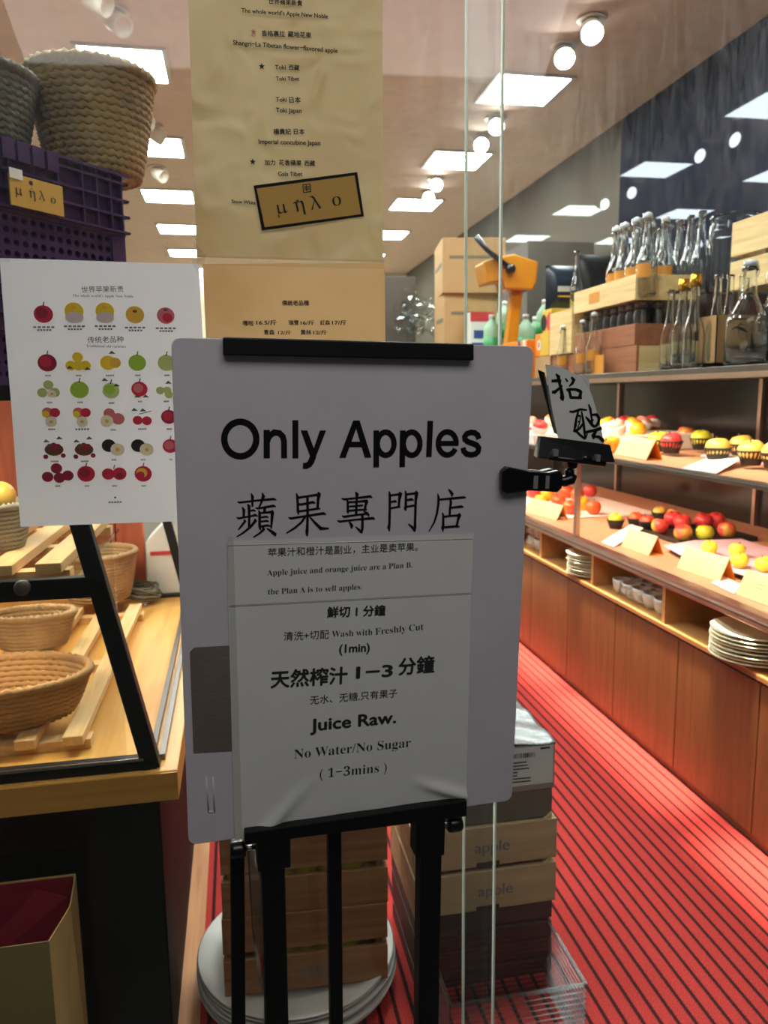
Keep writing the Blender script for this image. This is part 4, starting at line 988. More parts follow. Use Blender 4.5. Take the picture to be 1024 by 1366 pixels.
e = (-0.3335, 1.6832, 0.77)
slat_rack('large pine slat rack on the counter under the wicker baskets', -0.88, -0.352, 1.66, 2.75, 0.736, 6)
slat_rack('small pine slat rack on the glass shelf of the display case', -0.78, -0.36, 1.62, 2.25, zb - 0.003, 5, 0.05)

def basket(name, label, loc, R0, R1, h, laps, m, sx=1, sy=1, tw=26, rope=None, rim_dip=0.0, group=None, rx=0, ry=0, handle=False):
    b = thing(name, label, 'basket', loc, group=group)
    b.rotation_euler = (rx, ry, 0)
    mb = MB(); r = rope or h / laps / 1.7
    for i in range(laps):
        f = i / (laps - 1)
        mb.rope_ring(R0 + (R1 - R0) * f ** 0.8, r + (h - 2 * r) * f, r, 170, tw, i * 1.7, 0, sx, sy)
    mb.build('woven_wall', m, b)
    MB().lathe([(0, 0.001), (R0, 0.001), (R0, 0.006), (0, 0.006)], 40, 0, None, sx, sy).build('base', m, b)
    MB().rope_ring(R1 + r * 0.3, h - r * .5, r * 1.35, 110, tw + 6, 0, 0, sx, sy).build('rim', m, b)
    return b
p = (-0.3491, 1.8406, 0.86)
basket('oval_basket', 'large oval wicker basket at the front of the slat rack', (p[0] - 0.20, p[1] - .035, 0.783), 0.15, 0.19, 0.10, 8, M['wicker'], 1.0, 0.68, 44)
p = (-0.4929, 2.307, 0.84)
basket('bread_basket', 'smaller tapered wicker basket right behind the large oval one', (p[0] - 0.115, p[1] + .02, 0.783), 0.085, 0.115, 0.10, 8, M['wicker_pale'], 1.0, 0.6, 36)
p = (-0.38, 2.8583, 0.92)
basket('round_basket', 'round honey wicker basket behind the front post of the glass case', (p[0] - 0.13, p[1], 0.783), 0.10, 0.13, 0.17, 14, M['wicker_pale'], 1, 1, 40)
p = (-0.4626, 1.8, 1.2398)
basket('pale_basket', 'greyish white basket on the upper slat rack, cut by the photo edge', (p[0] - 0.10, 1.82, zb + 0.042), 0.08, 0.10, 0.10, 10, M['wicker_white'], 1, 0.8, 50)
for k, (px, py, yy, mm) in enumerate(((6, 652, 1.80, 'skin_mango'), (-8, 655, 1.83, 'skin_red'))):
    p = (-0.5037, 1.8, 1.3048)
    o = MB().ball((0, 0, 0), 0.032).build('dried_fruit', M[mm]); o.location = (p[0] - 0.055 * k - .01, yy, zb + 0.16)
    tag(o, ('golden fruit on top of the pale basket, nearest the poster', 'red fruit on top of the pale basket, by the photo edge')[k], 'fruit')
# terracotta screen, carton and twig bundle at the back of the counter
a, b = (-0.3738, 3.08, 0.7064), (-0.5125, 3.08, 1.0136)
sc = thing('terracotta_screen', 'terracotta red wooden screen standing at the back of the pine counter', 'screen')
for k in range(9):
    MB().box(a[0] - 0.105 * (k + 1) + 0.004, a[0] - 0.105 * k, 3.08, 3.11, 0.735, 1.62).build('board', M['terracotta'], sc, bevel=0.003)
MB().box(a[0] - 0.945, a[0], 3.11, 3.13, 0.735, 1.60).build('backing', M['terracotta'], sc)
a = (-0.3568, 3.02, 0.7452); b = (-0.2412, 3.02, 0.9645)
cb = thing('white_carton', 'white carton with a red band beside the terracotta screen', 'carton')
MB().box(a[0], a[0] + 0.20, 3.00, 3.20, 0.747, 0.95).build('box', M['white_print'], cb, bevel=0.003)
MB().prism([(a[0], .95), (a[0] + .2, .95), (a[0] + .10, 1.05)], -3.20, -3.00, 0, Matrix(((1, 0, 0, 0), (0, 0, -1, 0), (0, 1, 0, 0), (0, 0, 0, 1)))).build('gable_top', M['white_print'], cb)
MB().box(a[0] + 0.015, a[0] + 0.10, 2.997, 3.0, 0.90, 0.915).build('red_band', M['red_print'], cb)
MB().box(a[0] - 0.02, a[0] + 0.22, 2.98, 3.22, 0.735, 0.747).build('dark_base', M['black_plastic'], cb)
p = (-0.381, 2.9174, 0.75)
mb = MB(); rnd = random.Random(5)
for k in range(16):
    R_ = rnd.uniform(.045, .085); pts = []
    tx, ty = rnd.uniform(-.5, .5), rnd.uniform(-.5, .5)
    for i in range(25):
        a_ = 2 * PI * i / 24
        pts.append((R_ * math.cos(a_), R_ * .7 * math.sin(a_), .05 + R_ * (tx * math.cos(a_) + ty * math.sin(a_)) * .7 + rnd.uniform(-.003, .003)))
    mb.tube(pts, 0.005, 5, 0, False)
o = mb.build('twig_coil', M['rope_grey']); o.location = (p[0], p[1], 0.737)
tag(o, 'coil of grey twigs on the counter in front of the terracotta screen', 'twig coil')

# two purple crates stacked on the case, seen along their long side
CD = Vector((0.632, 0.775, 0)).normalized()          # direction of the long side
cr_corner = (-0.2454, 2, 2.0171)
def holes(mb, x0, x1, z0, z1, nx, nz, r, mi=0, y=0.0):
    cx, cz = (x1 - x0) / nx, (z1 - z0) / nz
    for i in range(nx):
        for j in range(nz):
            a, c = x0 + i * cx, z0 + j * cz; mx, mz = a + cx / 2, c + cz / 2
            out = [(a + cx, mz), (a + cx, c + cz), (mx, c + cz), (a, c + cz), (a, mz), (a, c), (mx, c), (a + cx, c)]
            inn = [(mx + r * math.cos(k * PI / 4), mz + r * math.sin(k * PI / 4)) for k in range(8)]
            v = [(p_[0], y, p_[1]) for p_ in out] + [(p_[0], y, p_[1]) for p_ in inn] + [(p_[0], y + .02, p_[1]) for p_ in inn]
            mb.faces(v, [(k, (k + 1) % 8, 8 + (k + 1) % 8, 8 + k) for k in range(8)] + [(8 + k, 8 + (k + 1) % 8, 16 + (k + 1) % 8, 16 + k) for k in range(8)], mi)
def purple_crate(label, z):
    # local x runs along the long side from its right hand end (0) back to the left (-L); the side faces local -y
    L, D, H = 0.60, 0.40, 0.245
    ang = math.atan2(CD.y, CD.x)
    c = thing('purple_crate', label, 'crate', (cr_corner[0], cr_corner[1], z), ang, 'purple plastic crates on the display case')
    f = MB()
    holes(f, -L + .03, -0.04, 0.012, 0.105, 24, 4, 0.0075)
    f.box(-L, -L + .03, 0, 0.01, 0, 0.11); f.box(-0.04, 0, -.004, 0.015, 0, 0.11); f.box(-L, 0, -.004, 0.012, 0, 0.012)
    f.box(-L, 0, -0.006, 0.012, 0.105, 0.112)
    f.build('perforated_side', M['purple'], c)
    r = MB()
    for zz in (0.112, 0.148, 0.184, 0.222): r.box(-L - .008, 0.010, -0.014, 0.012, zz, zz + 0.005)
    r.box(-L - .01, 0.012, -0.018, 0.012, H - 0.006, H)
    r.box(-0.30, 0.0, 0.0, 0.012, 0.112, 0.24); r.box(-L, -0.30, 0.002, 0.012, 0.112, 0.24)
    for x in (-0.012, -0.045, -0.085, -0.125, -0.19, -0.25, -0.31, -0.52, -0.56, -0.59): r.box(x, x + 0.004, -0.013, 0.006, 0.112, H)
    for k in range(5): r.box(-0.36 + k * .035, -0.36 + k * .035 + .028, -0.022, 0.0, 0.205, H)
    r.build('ribbed_collar', M['purple'], c)
    b = MB()
    b.box(-L, -L + .012, 0, D, 0, H); b.box(-0.012, 0, 0, D, 0, H); b.box(-L, 0, D - .012, D, 0, H); b.box(-L, 0, 0, D, 0, 0.01)
    for zz in (0.112, 0.148, 0.184, 0.222): b.box(0, 0.010, -0.014, D + .01, zz, zz + 0.005)
    for y in (0.02, 0.10, 0.2, 0.3, 0.38): b.box(0, 0.009, y, y + .004, 0.112, H)
    b.build('shell', M['purple'], c)
    return c
zc_top = cr_corner[2]
crate_hi = purple_crate('upper purple plastic crate with baskets on it and a gold label', zc_top - 0.245)
crate_lo = purple_crate('lower purple plastic crate under the labelled one, mostly behind the white poster', zc_top - 0.49)
# gold card in the crate's front
ang = math.atan2(CD.y, CD.x)
gl = MB().box(0, 0.128, -0.004, 0.0, 0, 0.062).build('gold_card', M['gold_label'])
gl.location = Vector((cr_corner[0], cr_corner[1], 0)) + CD * -0.315 + Vector((CD.y, -CD.x, 0)) * 0.018 + Vector((0, 0, zc_top - 0.245 + 0.116)); gl.rotation_euler = (0, 0, ang)
tag(gl, 'gold card with Greek letters fixed to the front of the purple crate', 'label card')
t = MB()
def write_gv(mb, ch, x, w, z0, y):
    vs, fs = text_mesh(GRK[ch], -0.004); x0 = min(v[0] for v in vs); x1 = max(v[0] for v in vs); s = w / (x1 - x0)
    mb.faces([(x + (v[0] - x0) * s, y, z0 + v[1] * s) for v in vs], fs)
for ch, x, w in (('μ', .012, .016), ('η', .042, .016), ('λ', .066, .015), ('ο', .096, .012)): write_gv(t, ch, x, w, .022, -0.0047)
t.box(.046, .054, -0.0046, -0.0044, .048, .056)
t.box(.049, .051, -0.0047, -0.0044, .040, .042)
t.build('lettering', M['ink_soft'], gl)
o = MB().box(0, .03, -0.006, -0.0045, 0.052, 0.072).build('white_tape', M['white_print']); o.location = gl.location; o.rotation_euler = gl.rotation_euler
tag(o, 'bit of white tape at the top left of the gold crate card', 'tape')
# baskets on the crates
p = (-0.3195, 2.06, 2.124)
basket('rope_basket', 'tall seagrass rope basket standing on the purple crate corner', (p[0] + .01, p[1] + .02, zc_top + 0.008), 0.098, 0.139, 0.232, 15, M['rope'], 1, 1, 34, 0.0092)
p = (-0.485, 1.9, 2.1275)
basket('rope_basket', 'grey green rope basket at the photo edge, left of the tall one', (p[0] - .05, p[1] + .03, zc_top + 0.008), 0.09, 0.125, 0.17, 12, M['rope_grey'], 1, 1, 34, 0.0085)

# ------------------------------------------------------------------ paper bag
bx1, bz = (-0.3785, 1.38, 0.5083)[0], 0.508
bag = thing('paper_bag', 'gold kraft paper bag with maroon lining standing before the black counter', 'bag')
W_, D_ = 0.30, 0.185
fx = bx1; bxr = bx1 + 0.012
mb = MB()
v = [(fx - W_, 1.38, 0.001), (fx, 1.38, 0.001), (fx, 1.38, bz), (fx - W_, 1.38, bz)]
mb.faces(v, [(0, 1, 2, 3)]).build('front_side', M['bag_front'], bag, solid=0.002)
mb = MB()
v = [(fx, 1.38, .001), (bxr + .022, 1.38 + D_ * .5, .001), (bxr, 1.38 + D_, .001), (fx, 1.38, bz), (bxr + 0.006, 1.38 + D_ * .52, bz + .0), (bxr, 1.38 + D_, bz + 0.01)]
mb.faces(v, [(0, 1, 4, 3), (1, 2, 5, 4)]).build('gusset_side', M['bag_kraft'], bag, solid=0.002)
mb = MB()
v = [(fx - W_, 1.38 + D_, .001), (bxr, 1.38 + D_, .001), (bxr, 1.38 + D_, bz + .012), (fx - W_, 1.38 + D_, bz + .012)]
mb.faces(v, [(0, 1, 2, 3)]).build('back_side', M['bag_kraft'], bag, solid=0.002)
mb = MB(); i_ = 0.004
v = [(fx - W_ + i_, 1.384, .01), (fx - i_, 1.384, .01), (fx - i_, 1.384, bz - .002), (fx - W_ + i_, 1.384, bz - .002),
     (fx - W_ + i_, 1.376 + D_, .01), (bxr - i_, 1.376 + D_, .01), (bxr - i_, 1.376 + D_, bz + .01), (fx - W_ + i_, 1.376 + D_, bz + .01),
     (bxr + .002, 1.38 + D_ * .52, bz), (bxr + .016, 1.38 + D_ * .5, .01)]
mb.faces(v, [(0, 3, 2, 1), (4, 5, 6, 7), (0, 1, 5, 4), (1, 2, 8, 9), (9, 8, 6, 5)]).build('lining', M['bag_red'], bag)
mb = MB()
v = [(fx - W_, 1.375 + D_ - .002, bz - .05), (bxr - .012, 1.375 + D_ - .03, bz - .015), (bxr - .012, 1.375 + D_ - .034, bz - .26), (fx - W_, 1.375 + D_ - .004, bz - .26), (bxr - .075, 1.375 + D_ - .006, bz - .005)]
mb.faces(v, [(0, 4, 1, 2, 3)]).build('folded_flap', M['bag_red'], bag, solid=0.0015)

# ------------------------------------------------------------------ plates and crates on the floor behind the stand
pc = (0.10, 1.80)
plate_prof = [(0, 0), (0.15, 0), (0.155, 0.004), (0.20, 0.016), (0.246, 0.038), (0.250, 0.042), (0.246, 0.044), (0.20, 0.024), (0.155, 0.011), (0.145, 0.008), (0, 0.008)]
first = None
for k in range(6):
    lab = '%s from the floor in the stack of large grey-white plates' % (('lowest plate', 'second plate', 'third plate', 'fourth plate', 'fifth plate', 'topmost plate')[k])
    loc = (pc[0] + (0, .004, -.003, .003, -.002, 0)[k], pc[1] + (0, -.004, .003, -.002, .004, 0)[k], 0.003 + 0.0125 * k)
    if first is None:
        first = MB().lathe(plate_prof, 72).build('large_plate', M['grey_plate']); first.location = loc
        tag(first, lab, 'plate', 'large plates on the floor')
    else: dup(first, loc, 0, lab)

def crate(label, loc, rotz, w, d, h, m, slats=2, gap=0.012, t=0.012, text=None, group=None, ink='ink_pale', mark=None, hand=False):
    """slatted wooden crate; local x along the front, y to the back, origin at the front left foot"""
    c = thing('wooden_crate', label, 'crate', loc, rotz, group)
    sh = (h - gap * (slats - 1)) / slats
    for nm, y in (('front_side', 0.0), ('back_side', d - t)):
        mb = MB()
        for k in range(slats): mb.box(0, w, y, y + t, k * (sh + gap), k * (sh + gap) + sh)
        o = mb.build(nm, m, c, bevel=0.0015)
        if nm == 'front_side' and text:
            tm = MB()
            for (tx, x0, x1, zz, mi) in text:
                vs, fs = text_mesh(tx); a0 = min(v[0] for v in vs); a1 = max(v[0] for v in vs); s = (x1 - x0) / (a1 - a0)
                for sft in (0, .0012): tm.faces([(x0 + (v[0] - a0) * s + sft, -0.0006 - sft * .05, zz + v[1] * s) for v in vs], fs)
            tm.build('stencil', M[ink], o)
    for x in (0.0, w - t):
        mb = MB()
        for k in range(slats): mb.box(x, x + t, t, d - t, k * (sh + gap), k * (sh + gap) + sh)
        mb.build('end_panel', m, c, bevel=0.0015)
    MB().box(t, w - t, t, d - t, 0.002, 0.010).build('bottom', m, c)
    for x in (t, w - 2 * t - .004):
        for y in (t, d - 2 * t - .004):
            MB().box(x, x + .016, y, y + .016, 0.004, h - 0.002).build('corner_post', m, c)
    return c
rz = -0.05
cx0 = -0.080
z1 = 0.100
CRW = 0.388
crate('brown slatted crate standing directly on the large plates', (cx0, 1.66, z1), rz, CRW, 0.25, 0.2, M['crate_wood'], 2, 0.019, .012, [('ǝlddɐ', .17, .27, .03, 0)], 'brown crates on the plates')
crate('brown slatted crate stacked second above the large plates', (cx0 + .003, 1.662, z1 + 0.201), rz, CRW, 0.25, 0.2, M['crate_wood'], 2, 0.019, .012, None, 'brown crates on the plates')
crate('brown slatted crate topmost above the plates, behind the notice board foot', (cx0, 1.66, z1 + 0.402), rz, CRW, 0.25, 0.17, M['crate_wood'], 2, 0.019, .012, None, 'brown crates on the plates')
# fruit glimpsed through the gaps of the crates
app_prof = [(0, -0.030), (0.012, -0.034), (0.024, -0.031), (0.036, -0.016), (0.040, 0.003), (0.036, 0.021), (0.026, 0.031), (0.014, 0.033), (0.006, 0.029), (0, 0.024)]
def apple(label, loc, m, group, s=1.0, stem=True, rot=(0, 0, 0), name='apple', cat='apple'):
    a = thing(name, label, cat, loc, group=group); a.rotation_euler = rot; a.scale = (s, s, s)
    MB().lathe(app_prof, 26).build('flesh', M[m], a)
    if stem: MB().tube([(0, 0, .026), (.002, 0, .035), (.006, 0, .043)], [.0022, .0018, .0024], 6).build('stem', M['stem'], a)
    return a
gf = None
for k, (dx, dz) in enumerate(((.155, 0), (.20, 0), (.245, 0), (.295, 0), (.15, .2), (.2, .2), (.26, .2), (.31, .2))):
    lab = 'greenish yellow apple seen through the gap of the %s brown crate, %s from the left' % (('lowest', 'second')[k // 4], ORD[k % 4])
    loc = (cx0 + dx, 1.716 - dx * .05, z1 + 0.011 + 0.070 + dz)
    if gf is None: gf = apple(lab, loc, 'skin_yellow', 'apples inside the brown crates', 0.9)
    else: dup(gf, loc, k, lab, scale=(.9, .9, .9))
# hanging clear plastic sleeve in front of the crates
a, b = (-0.0066, 1.56, 0.5272), (0.0083, 1.56, 0.2266)
sl = thing('plastic_sleeve', 'long clear plastic sleeve with white end leaning on the brown crates', 'plastic sleeve')
mb = MB()
mb.tube([(a[0] + .012, 1.565, .53), (a[0] + .014, 1.562, .35), (a[0] + .022, 1.556, .2), (a[0] + .026, 1.55, b[2] + .05)], [.020, .019, .015, .010], 10)
mb.build('sleeve', M['crumple'], sl)
MB().tube([(a[0] + .026, 1.55, b[2] + .055), (a[0] + .028, 1.548, .004)], [.009, .007], 10).build('white_end', M['white_print'], sl)

# right hand stack: dark trays, pale trays marked apple, a dark carton and a labelled box
ax0, ay = 0.385, 1.69
g = 'trays in the stack beside the brown crates'
crate('lowest dark tray of the stack at the aisle edge', (ax0 + .005, ay + .004, 0.001), 0, 0.362, 0.30, 0.098, M['crate_dark'], 2, 0.01, .012, None, g)
crate('second dark tray of the stack, just under the pale pair', (ax0 + .003, ay + .004, 0.101), 0, 0.362, 0.30, 0.105, M['crate_dark'], 2, 0.01, .012, None, g)
for k, zz in enumerate((0.208, 0.328)):
    c = crate(('lower pale pine tray stencilled apple in the aisle stack', 'upper pale pine tray stencilled apple under the dark carton')[k], (ax0, ay, zz), 0, 0.372, 0.30, 0.106, M['crate_tan'], 1, 0.0, .012,
          [('apple', .165 - .01 * k, .255 - .01 * k, .038, 0)], g)
    for x in (0.013, 0.339):
        MB().prism([(x, .106), (x + .02, .106), (x + .02, .122)] if x > .1 else [(x, .106), (x + .02, .106), (x, .122)], -.03, -.005, 0, Matrix(((1, 0, 0, 0), (0, 0, -1, 0), (0, 1, 0, 0), (0, 0, 0, 1)))).build('corner_block', M['crate_pale'], c)
    MB().box(.16, .22, -.001, 0.004, 0.0, .012).build('foot_notch', M['crate_dark'], c)
dk = tag(MB().box(ax0 + .02, ax0 + .362, ay + .01, ay + .29, 0.436, 0.512).build('dark_carton', M['kraft_dark'], None, bevel=.003), 'flat dark grey carton between the pale trays and the labelled box', 'carton')
lb = thing('labelled_box', 'box with a shipping label and bubble wrap top, highest of the aisle stack', 'carton')
MB().box(ax0 + .03, ax0 + .366, ay + .008, ay + .29, 0.513, 0.634).build('box', M['metal_light'], lb, bevel=.003)
mb = MB(); nx, ny = 40, 34
vs = [(ax0 + .03 + .336 * i / nx, ay + .006 + .286 * j / ny, 0.636 + 0.003 * abs(math.sin(i * PI / 2.0)) * abs(math.sin(j * PI / 2.0 + i)) + .004 * math.sin(j * .4 + i * .3)) for j in range(ny + 1) for i in range(nx + 1)]
mb.faces(vs, [(j * (nx + 1) + i, j * (nx + 1) + i + 1, (j + 1) * (nx + 1) + i + 1, (j + 1) * (nx + 1) + i) for j in range(ny) for i in range(nx)], 0, None, True).build('bubble_wrap', M['bubble'], lb, solid=.004)
lx = ax0 + .225
la = MB().box(lx, lx + .135, ay + .0055, ay + .007, .530, .630).build('shipping_label', M['white_print'], lb)
t = MB(); rnd = random.Random(2)
for k in range(7): t.box(lx + .008, lx + .008 + rnd.uniform(.03, .07), ay + .0048, ay + .0052, .540 + k * .0085, .543 + k * .0085)
for k in range(14): t.box(lx + .02 + k * .005, lx + .02 + k * .005 + rnd.uniform(.001, .0035), ay + .0048, ay + .0052, .604, .616)
t.box(lx + .10, lx + .125, ay + .0048, ay + .0052, .622, .627)
t.build('label_print', M['ink_soft'], la)
# clear ribbed acrylic bin in front of the stack
ac = thing('acrylic_bin', 'clear ribbed acrylic bin on the floor in front of the aisle stack', 'bin')
x0, x1, y0, y1, h = 0.40, 0.715, 1.42, 1.64, 0.20
for nm, q in (('front_wall', (x0, x1, y0, y0 + .003)), ('back_wall', (x0, x1, y1 - .003, y1)), ('left_wall', (x0, x0 + .003, y0, y1)), ('right_wall', (x1 - .003, x1, y0, y1))):
    mb = MB().box(q[0], q[1], q[2], q[3], 0.002, h)
    w_ = mb.build(nm, M['acrylic'], ac)
    r = MB()
    for k in range(14):
        zz = 0.012 + k * .0138
        r.box(q[0] - .0008, q[1] + .0008, q[2] - .0008, q[3] + .0008, zz, zz + .0011)
    r.box(q[0] - .002, q[1] + .002, q[2] - .002, q[3] + .002, h - .003, h)
    r.build('ribs', M['acrylic_edge'], w_)

# ------------------------------------------------------------------ right side: cabinet and refrigerated glass case on it
FX = 1.633                                   # face of the cabinet
RX = 2.75                                    # its back
Y0, Y1 = 1.50, 6.4
cabn = thing('base_cabinet', 'long red-brown wooden base cabinet with open niches along the aisle', 'cabinet')
MB().box(FX + .012, RX, Y0, Y1, 0.0, 0.57).build('carcass', M['cab'], cabn)
MB().box(FX - .008, RX, Y0, Y1, 0.570, 0.588).build('niche_floor', M['niche'], cabn, bevel=.002)
MB().box(FX - .009, FX - .0075, Y0, Y1, 0.569, 0.583).build('niche_lip', M['cab_edge'], cabn)
MB().box(2.05, RX, Y0, Y1, 0.588, 0.742).build('niche_back', M['niche'], cabn)
seams = [1.60, 2.104, 2.575, 3.076, 3.58, 4.08, 4.58, 5.08, 5.58, 6.08, 6.4]
for a, b in zip(seams, seams[1:]):
    MB().box(FX, FX + .012, a + .003, b - .003, 0.03, 0.556).build('door', M['cab'], cabn, bevel=.0015)
MB().box(FX + .03, FX + .05, Y0, Y1, 0.0, 0.03).build('plinth', M['black_plastic'], cabn)
for y in (2.036, 2.675, 3.299, 3.93, 4.56, 5.19, 5.82):
    MB().box(FX - .004, 2.05, y, y + .02, 0.588, 0.742).build('divider', M['niche'], cabn)

gc = thing('refrigerated_glass_case', 'long two level glass fruit case with rose metal rails on the base cabinet', 'display case')
r = MB(); r.box(FX - .022, FX + .03, Y0, Y1, 0.742, 0.758); r.box(FX - .026, FX + .02, Y0, Y1, 0.758, 0.770); r.box(FX - .018, FX + .03, Y0, Y1, 0.770, 0.786)
r.build('bottom_rail', M['rail'], gc, bevel=.003)
MB().box(FX - .0272, FX - .020, Y0, Y1, 0.760, 0.767).build('dark_groove', M['rail_dark'], gc)
MB().box(FX, RX, Y0, Y1, 0.745, 0.768).build('deck', M['deck'], gc)
r = MB(); r.box(FX - .012, FX + .02, Y0, Y1, 1.184, 1.206); r.box(FX - .016, FX - .004, Y0, Y1, 1.196, 1.200)
r.build('shelf_rail', M['rail_dark'], gc, bevel=.002)
MB().box(FX, RX - .02, Y0, Y1, 1.190, 1.203).build('shelf', M['deck'], gc)
MB().box(FX - .02, RX + .02, Y0, Y1, 1.556, 1.578).build('top', M['rail_dark'], gc, bevel=.002)
MB().box(FX - .021, FX - .012, Y0, Y1, 1.538, 1.557).build('top_trim', M['rail'], gc)
for y in (1.95, 3.5, 5.05):
    MB().box(FX - .006, FX + .020, y, y + .026, 0.77, 1.186).build('front_post', M['rail'], gc, bevel=.002)
    MB().box(RX - .024, RX, y + .15, y + .176, 0.77, 1.556).build('rear_post', M['rail'], gc, bevel=.002)
    MB().box(RX, RX + .012, y - .338 + .5, min(y + 1.212 + .5, Y1), 0.77, 1.556).build('rear_door', M['dark_rear'], gc)

# ---- niche: plates, cups
pp = [(0, 0), (.075, 0), (.08, .003), (.128, .016), (.131, .019), (.127, .020), (.08, .008), (.07, .005), (0, .005)]
def plate_stack(cx, cy, n, where, group, R=1.0):
    f = None
    for k in range(n):
        lab = 'cream plate, %s from the bottom of the stack %s' % (ORD[k], where)
        loc = (cx + .004 * math.sin(k * 2.1), cy + .004 * math.cos(k * 1.7), .589 + .0125 * k)
        if f is None:
            f = MB().lathe(pp, 48).build('cream_plate', M['cream_plate']); f.location = loc; f.scale = (R, R, R)
            tag(f, lab, 'plate', group)
        else: dup(f, loc, k, lab, scale=(R, R, R))
a = (1.6675, 2.208, 0.6)
plate_stack(a[0] + .04, a[1] + .03, 8, 'in the niche nearest the photo edge', 'plates in the near niche', 1.12)
a = (1.6799, 3.4984, 0.6)
plate_stack(a[0] + .05, a[1], 9, 'in the niche under the front post', 'plates in the middle niche', 1.0)
cupp = [(0, 0), (.022, 0), (.036, .02), (.041, .05), (.042, .066), (.039, .066), (.037, .05), (.032, .022), (.018, .006), (0, .006)]
def cups(spots, where, group):
    f = None
    for k, (x, y, z) in enumerate(spots):
        lab = 'white cup, %s in row %s' % (ORD[k], where)
        if f is None:
            f = thing('white_cup', lab, 'cup', (x, y, z), 0, group)
            MB().lathe(cupp, 28).build('bowl', M['white_cup'], f)
            MB().tube([(.038, 0, .056), (.058, 0, .052), (.062, 0, .036), (.052, 0, .022), (.036, 0, .020)], .004, 8).build('handle', M['white_cup'], f)
        else: dup(f, (x, y, z), k * .5 + 2, lab)
a = (1.6896, 3.0244, 0.59)
cups([(1.70, 2.80 + .088 * k, .589) for k in range(5)], 'at the front of the cup niche', 'cups in the cup niche')
cups([(1.795, 2.80 + .09 * k, .589) for k in range(5)], 'further back in the cup niche', 'cups in the cup niche')
cups([(1.72, 3.98 + .09 * k, .589 + .0) for k in range(4)], 'below in the niche beside the notice board', 'cups in the far niche')
cups([(1.72, 3.98 + .09 * k, .656) for k in range(4)], 'stacked on top in the niche beside the notice board', 'cups in the far niche')

# ---- price tents and cards
def tent(label, p0, p1, z, h=.085, dpt=.075):
    """folded card; p0 far foot, p1 near foot of the face towards the aisle"""
    a, b = Vector((p0[0], p0[1], 0)), Vector((p1[0], p1[1], 0))
    d = b - a; L = d.length; n = Vector((-d.y, d.x, 0)).normalized()
    if n.x < 0: n = -n
    t_ = thing('price_tent', label, 'price card', (a.x, a.y, z), group='folded price cards in the glass case')
    ap = n * dpt * .55 + Vector((0, 0, h)); bk = n * dpt
    mb = MB(); mb.faces([Vector((0, 0, 0)), d, d + ap, ap], [(0, 1, 2, 3)])
    mb.build('front_face', M['tent'], t_, solid=.0012)
    e = d.normalized() * .001
    mb = MB(); mb.faces([n * .004, d + n * .004, d + ap + n * .002 - Vector((0, 0, .003)), ap + n * .002 - Vector((0, 0, .003)), bk, d + bk], [(0, 3, 2, 1), (3, 4, 5, 2), (0, 1, 5, 4)])
    mb.build('orange_inside', M['tent_in'], t_, solid=.0008)
    # two faint lines of print on the front
    m_ = MB(); u = d / L; w = ap.normalized(); nn = u.cross(w).normalized() * .0012
    if nn.x > 0: nn = -nn
    for k, (f0, f1, g) in enumerate(((.38, .6, .60), (.40, .58, .46))):
        q0 = d * f0 + ap * g + nn; q1 = d * f1 + ap * g + nn; ww = ap * .02
        m_.faces([q0, q1, q1 + ww, q0 + ww], [(0, 1, 2, 3)])
    m_.build('print', M['ink_rust'], t_)
    return t_
tent('cream price card far left in the lower fruit case, by the orange red fruit', (1.738, 4.4639, 0.77), (1.7866, 4.0959, 0.77), .769)
tent('cream price card in front of the blush apples in the lower case', (1.7802, 3.3241, 0.77), (1.7915, 3.0907, 0.77), .769)
tent('large cream price card before the pink sheet in the lower case', (1.7782, 2.8463, 0.77), (1.8005, 2.5882, 0.77), .769, .09)
tent('cream price card at the photo edge in the lower case', (1.7498, 2.4159, 0.77), (1.7555, 2.213, 0.77), .769, .09)
tent('cream price card before the oranges on the upper shelf', (1.7473, 3.3576, 1.205), (1.7184, 3.0201, 1.205), 1.206)
def flat_card(label, pts, z, tilt, m):
    a, b, c, d = [Vector((p[0], p[1], z + tl)) for p, tl in zip(pts, tilt)]
    mb = MB(); mb.faces([a, b, c, d], [(0, 1, 2, 3)])
    return tag(mb.build('price_card', M[m], None, solid=.0012), label, 'price card', 'flat price cards in the glass case')
flat_card('pale pink card leaning left of the cream card by the blush apples', [(1.7261, 3.4243, 0.772), (1.7244, 3.2908, 0.772), (2.0343, 3.571, 0.8), (2.0282, 3.6908, 0.8)], .772, (0, 0, .03, .03), 'card_pink')
flat_card('small pink card lying below the large cream price card', [(1.7585, 2.578, 0.772), (1.7372, 2.4112, 0.772), (1.8349, 2.4882, 0.772), (1.8658, 2.665, 0.772)], .771, (0, 0, .004, .004), 'card_pink')
flat_card('white card with a small fruit print propped before the golden fruit', [(1.6415, 2.6281, 1.208), (1.6512, 2.424, 1.208), (1.9412, 2.6831, 1.235), (1.9918, 2.9057, 1.235)], 1.208, (0, 0, .03, .03), 'white_print')

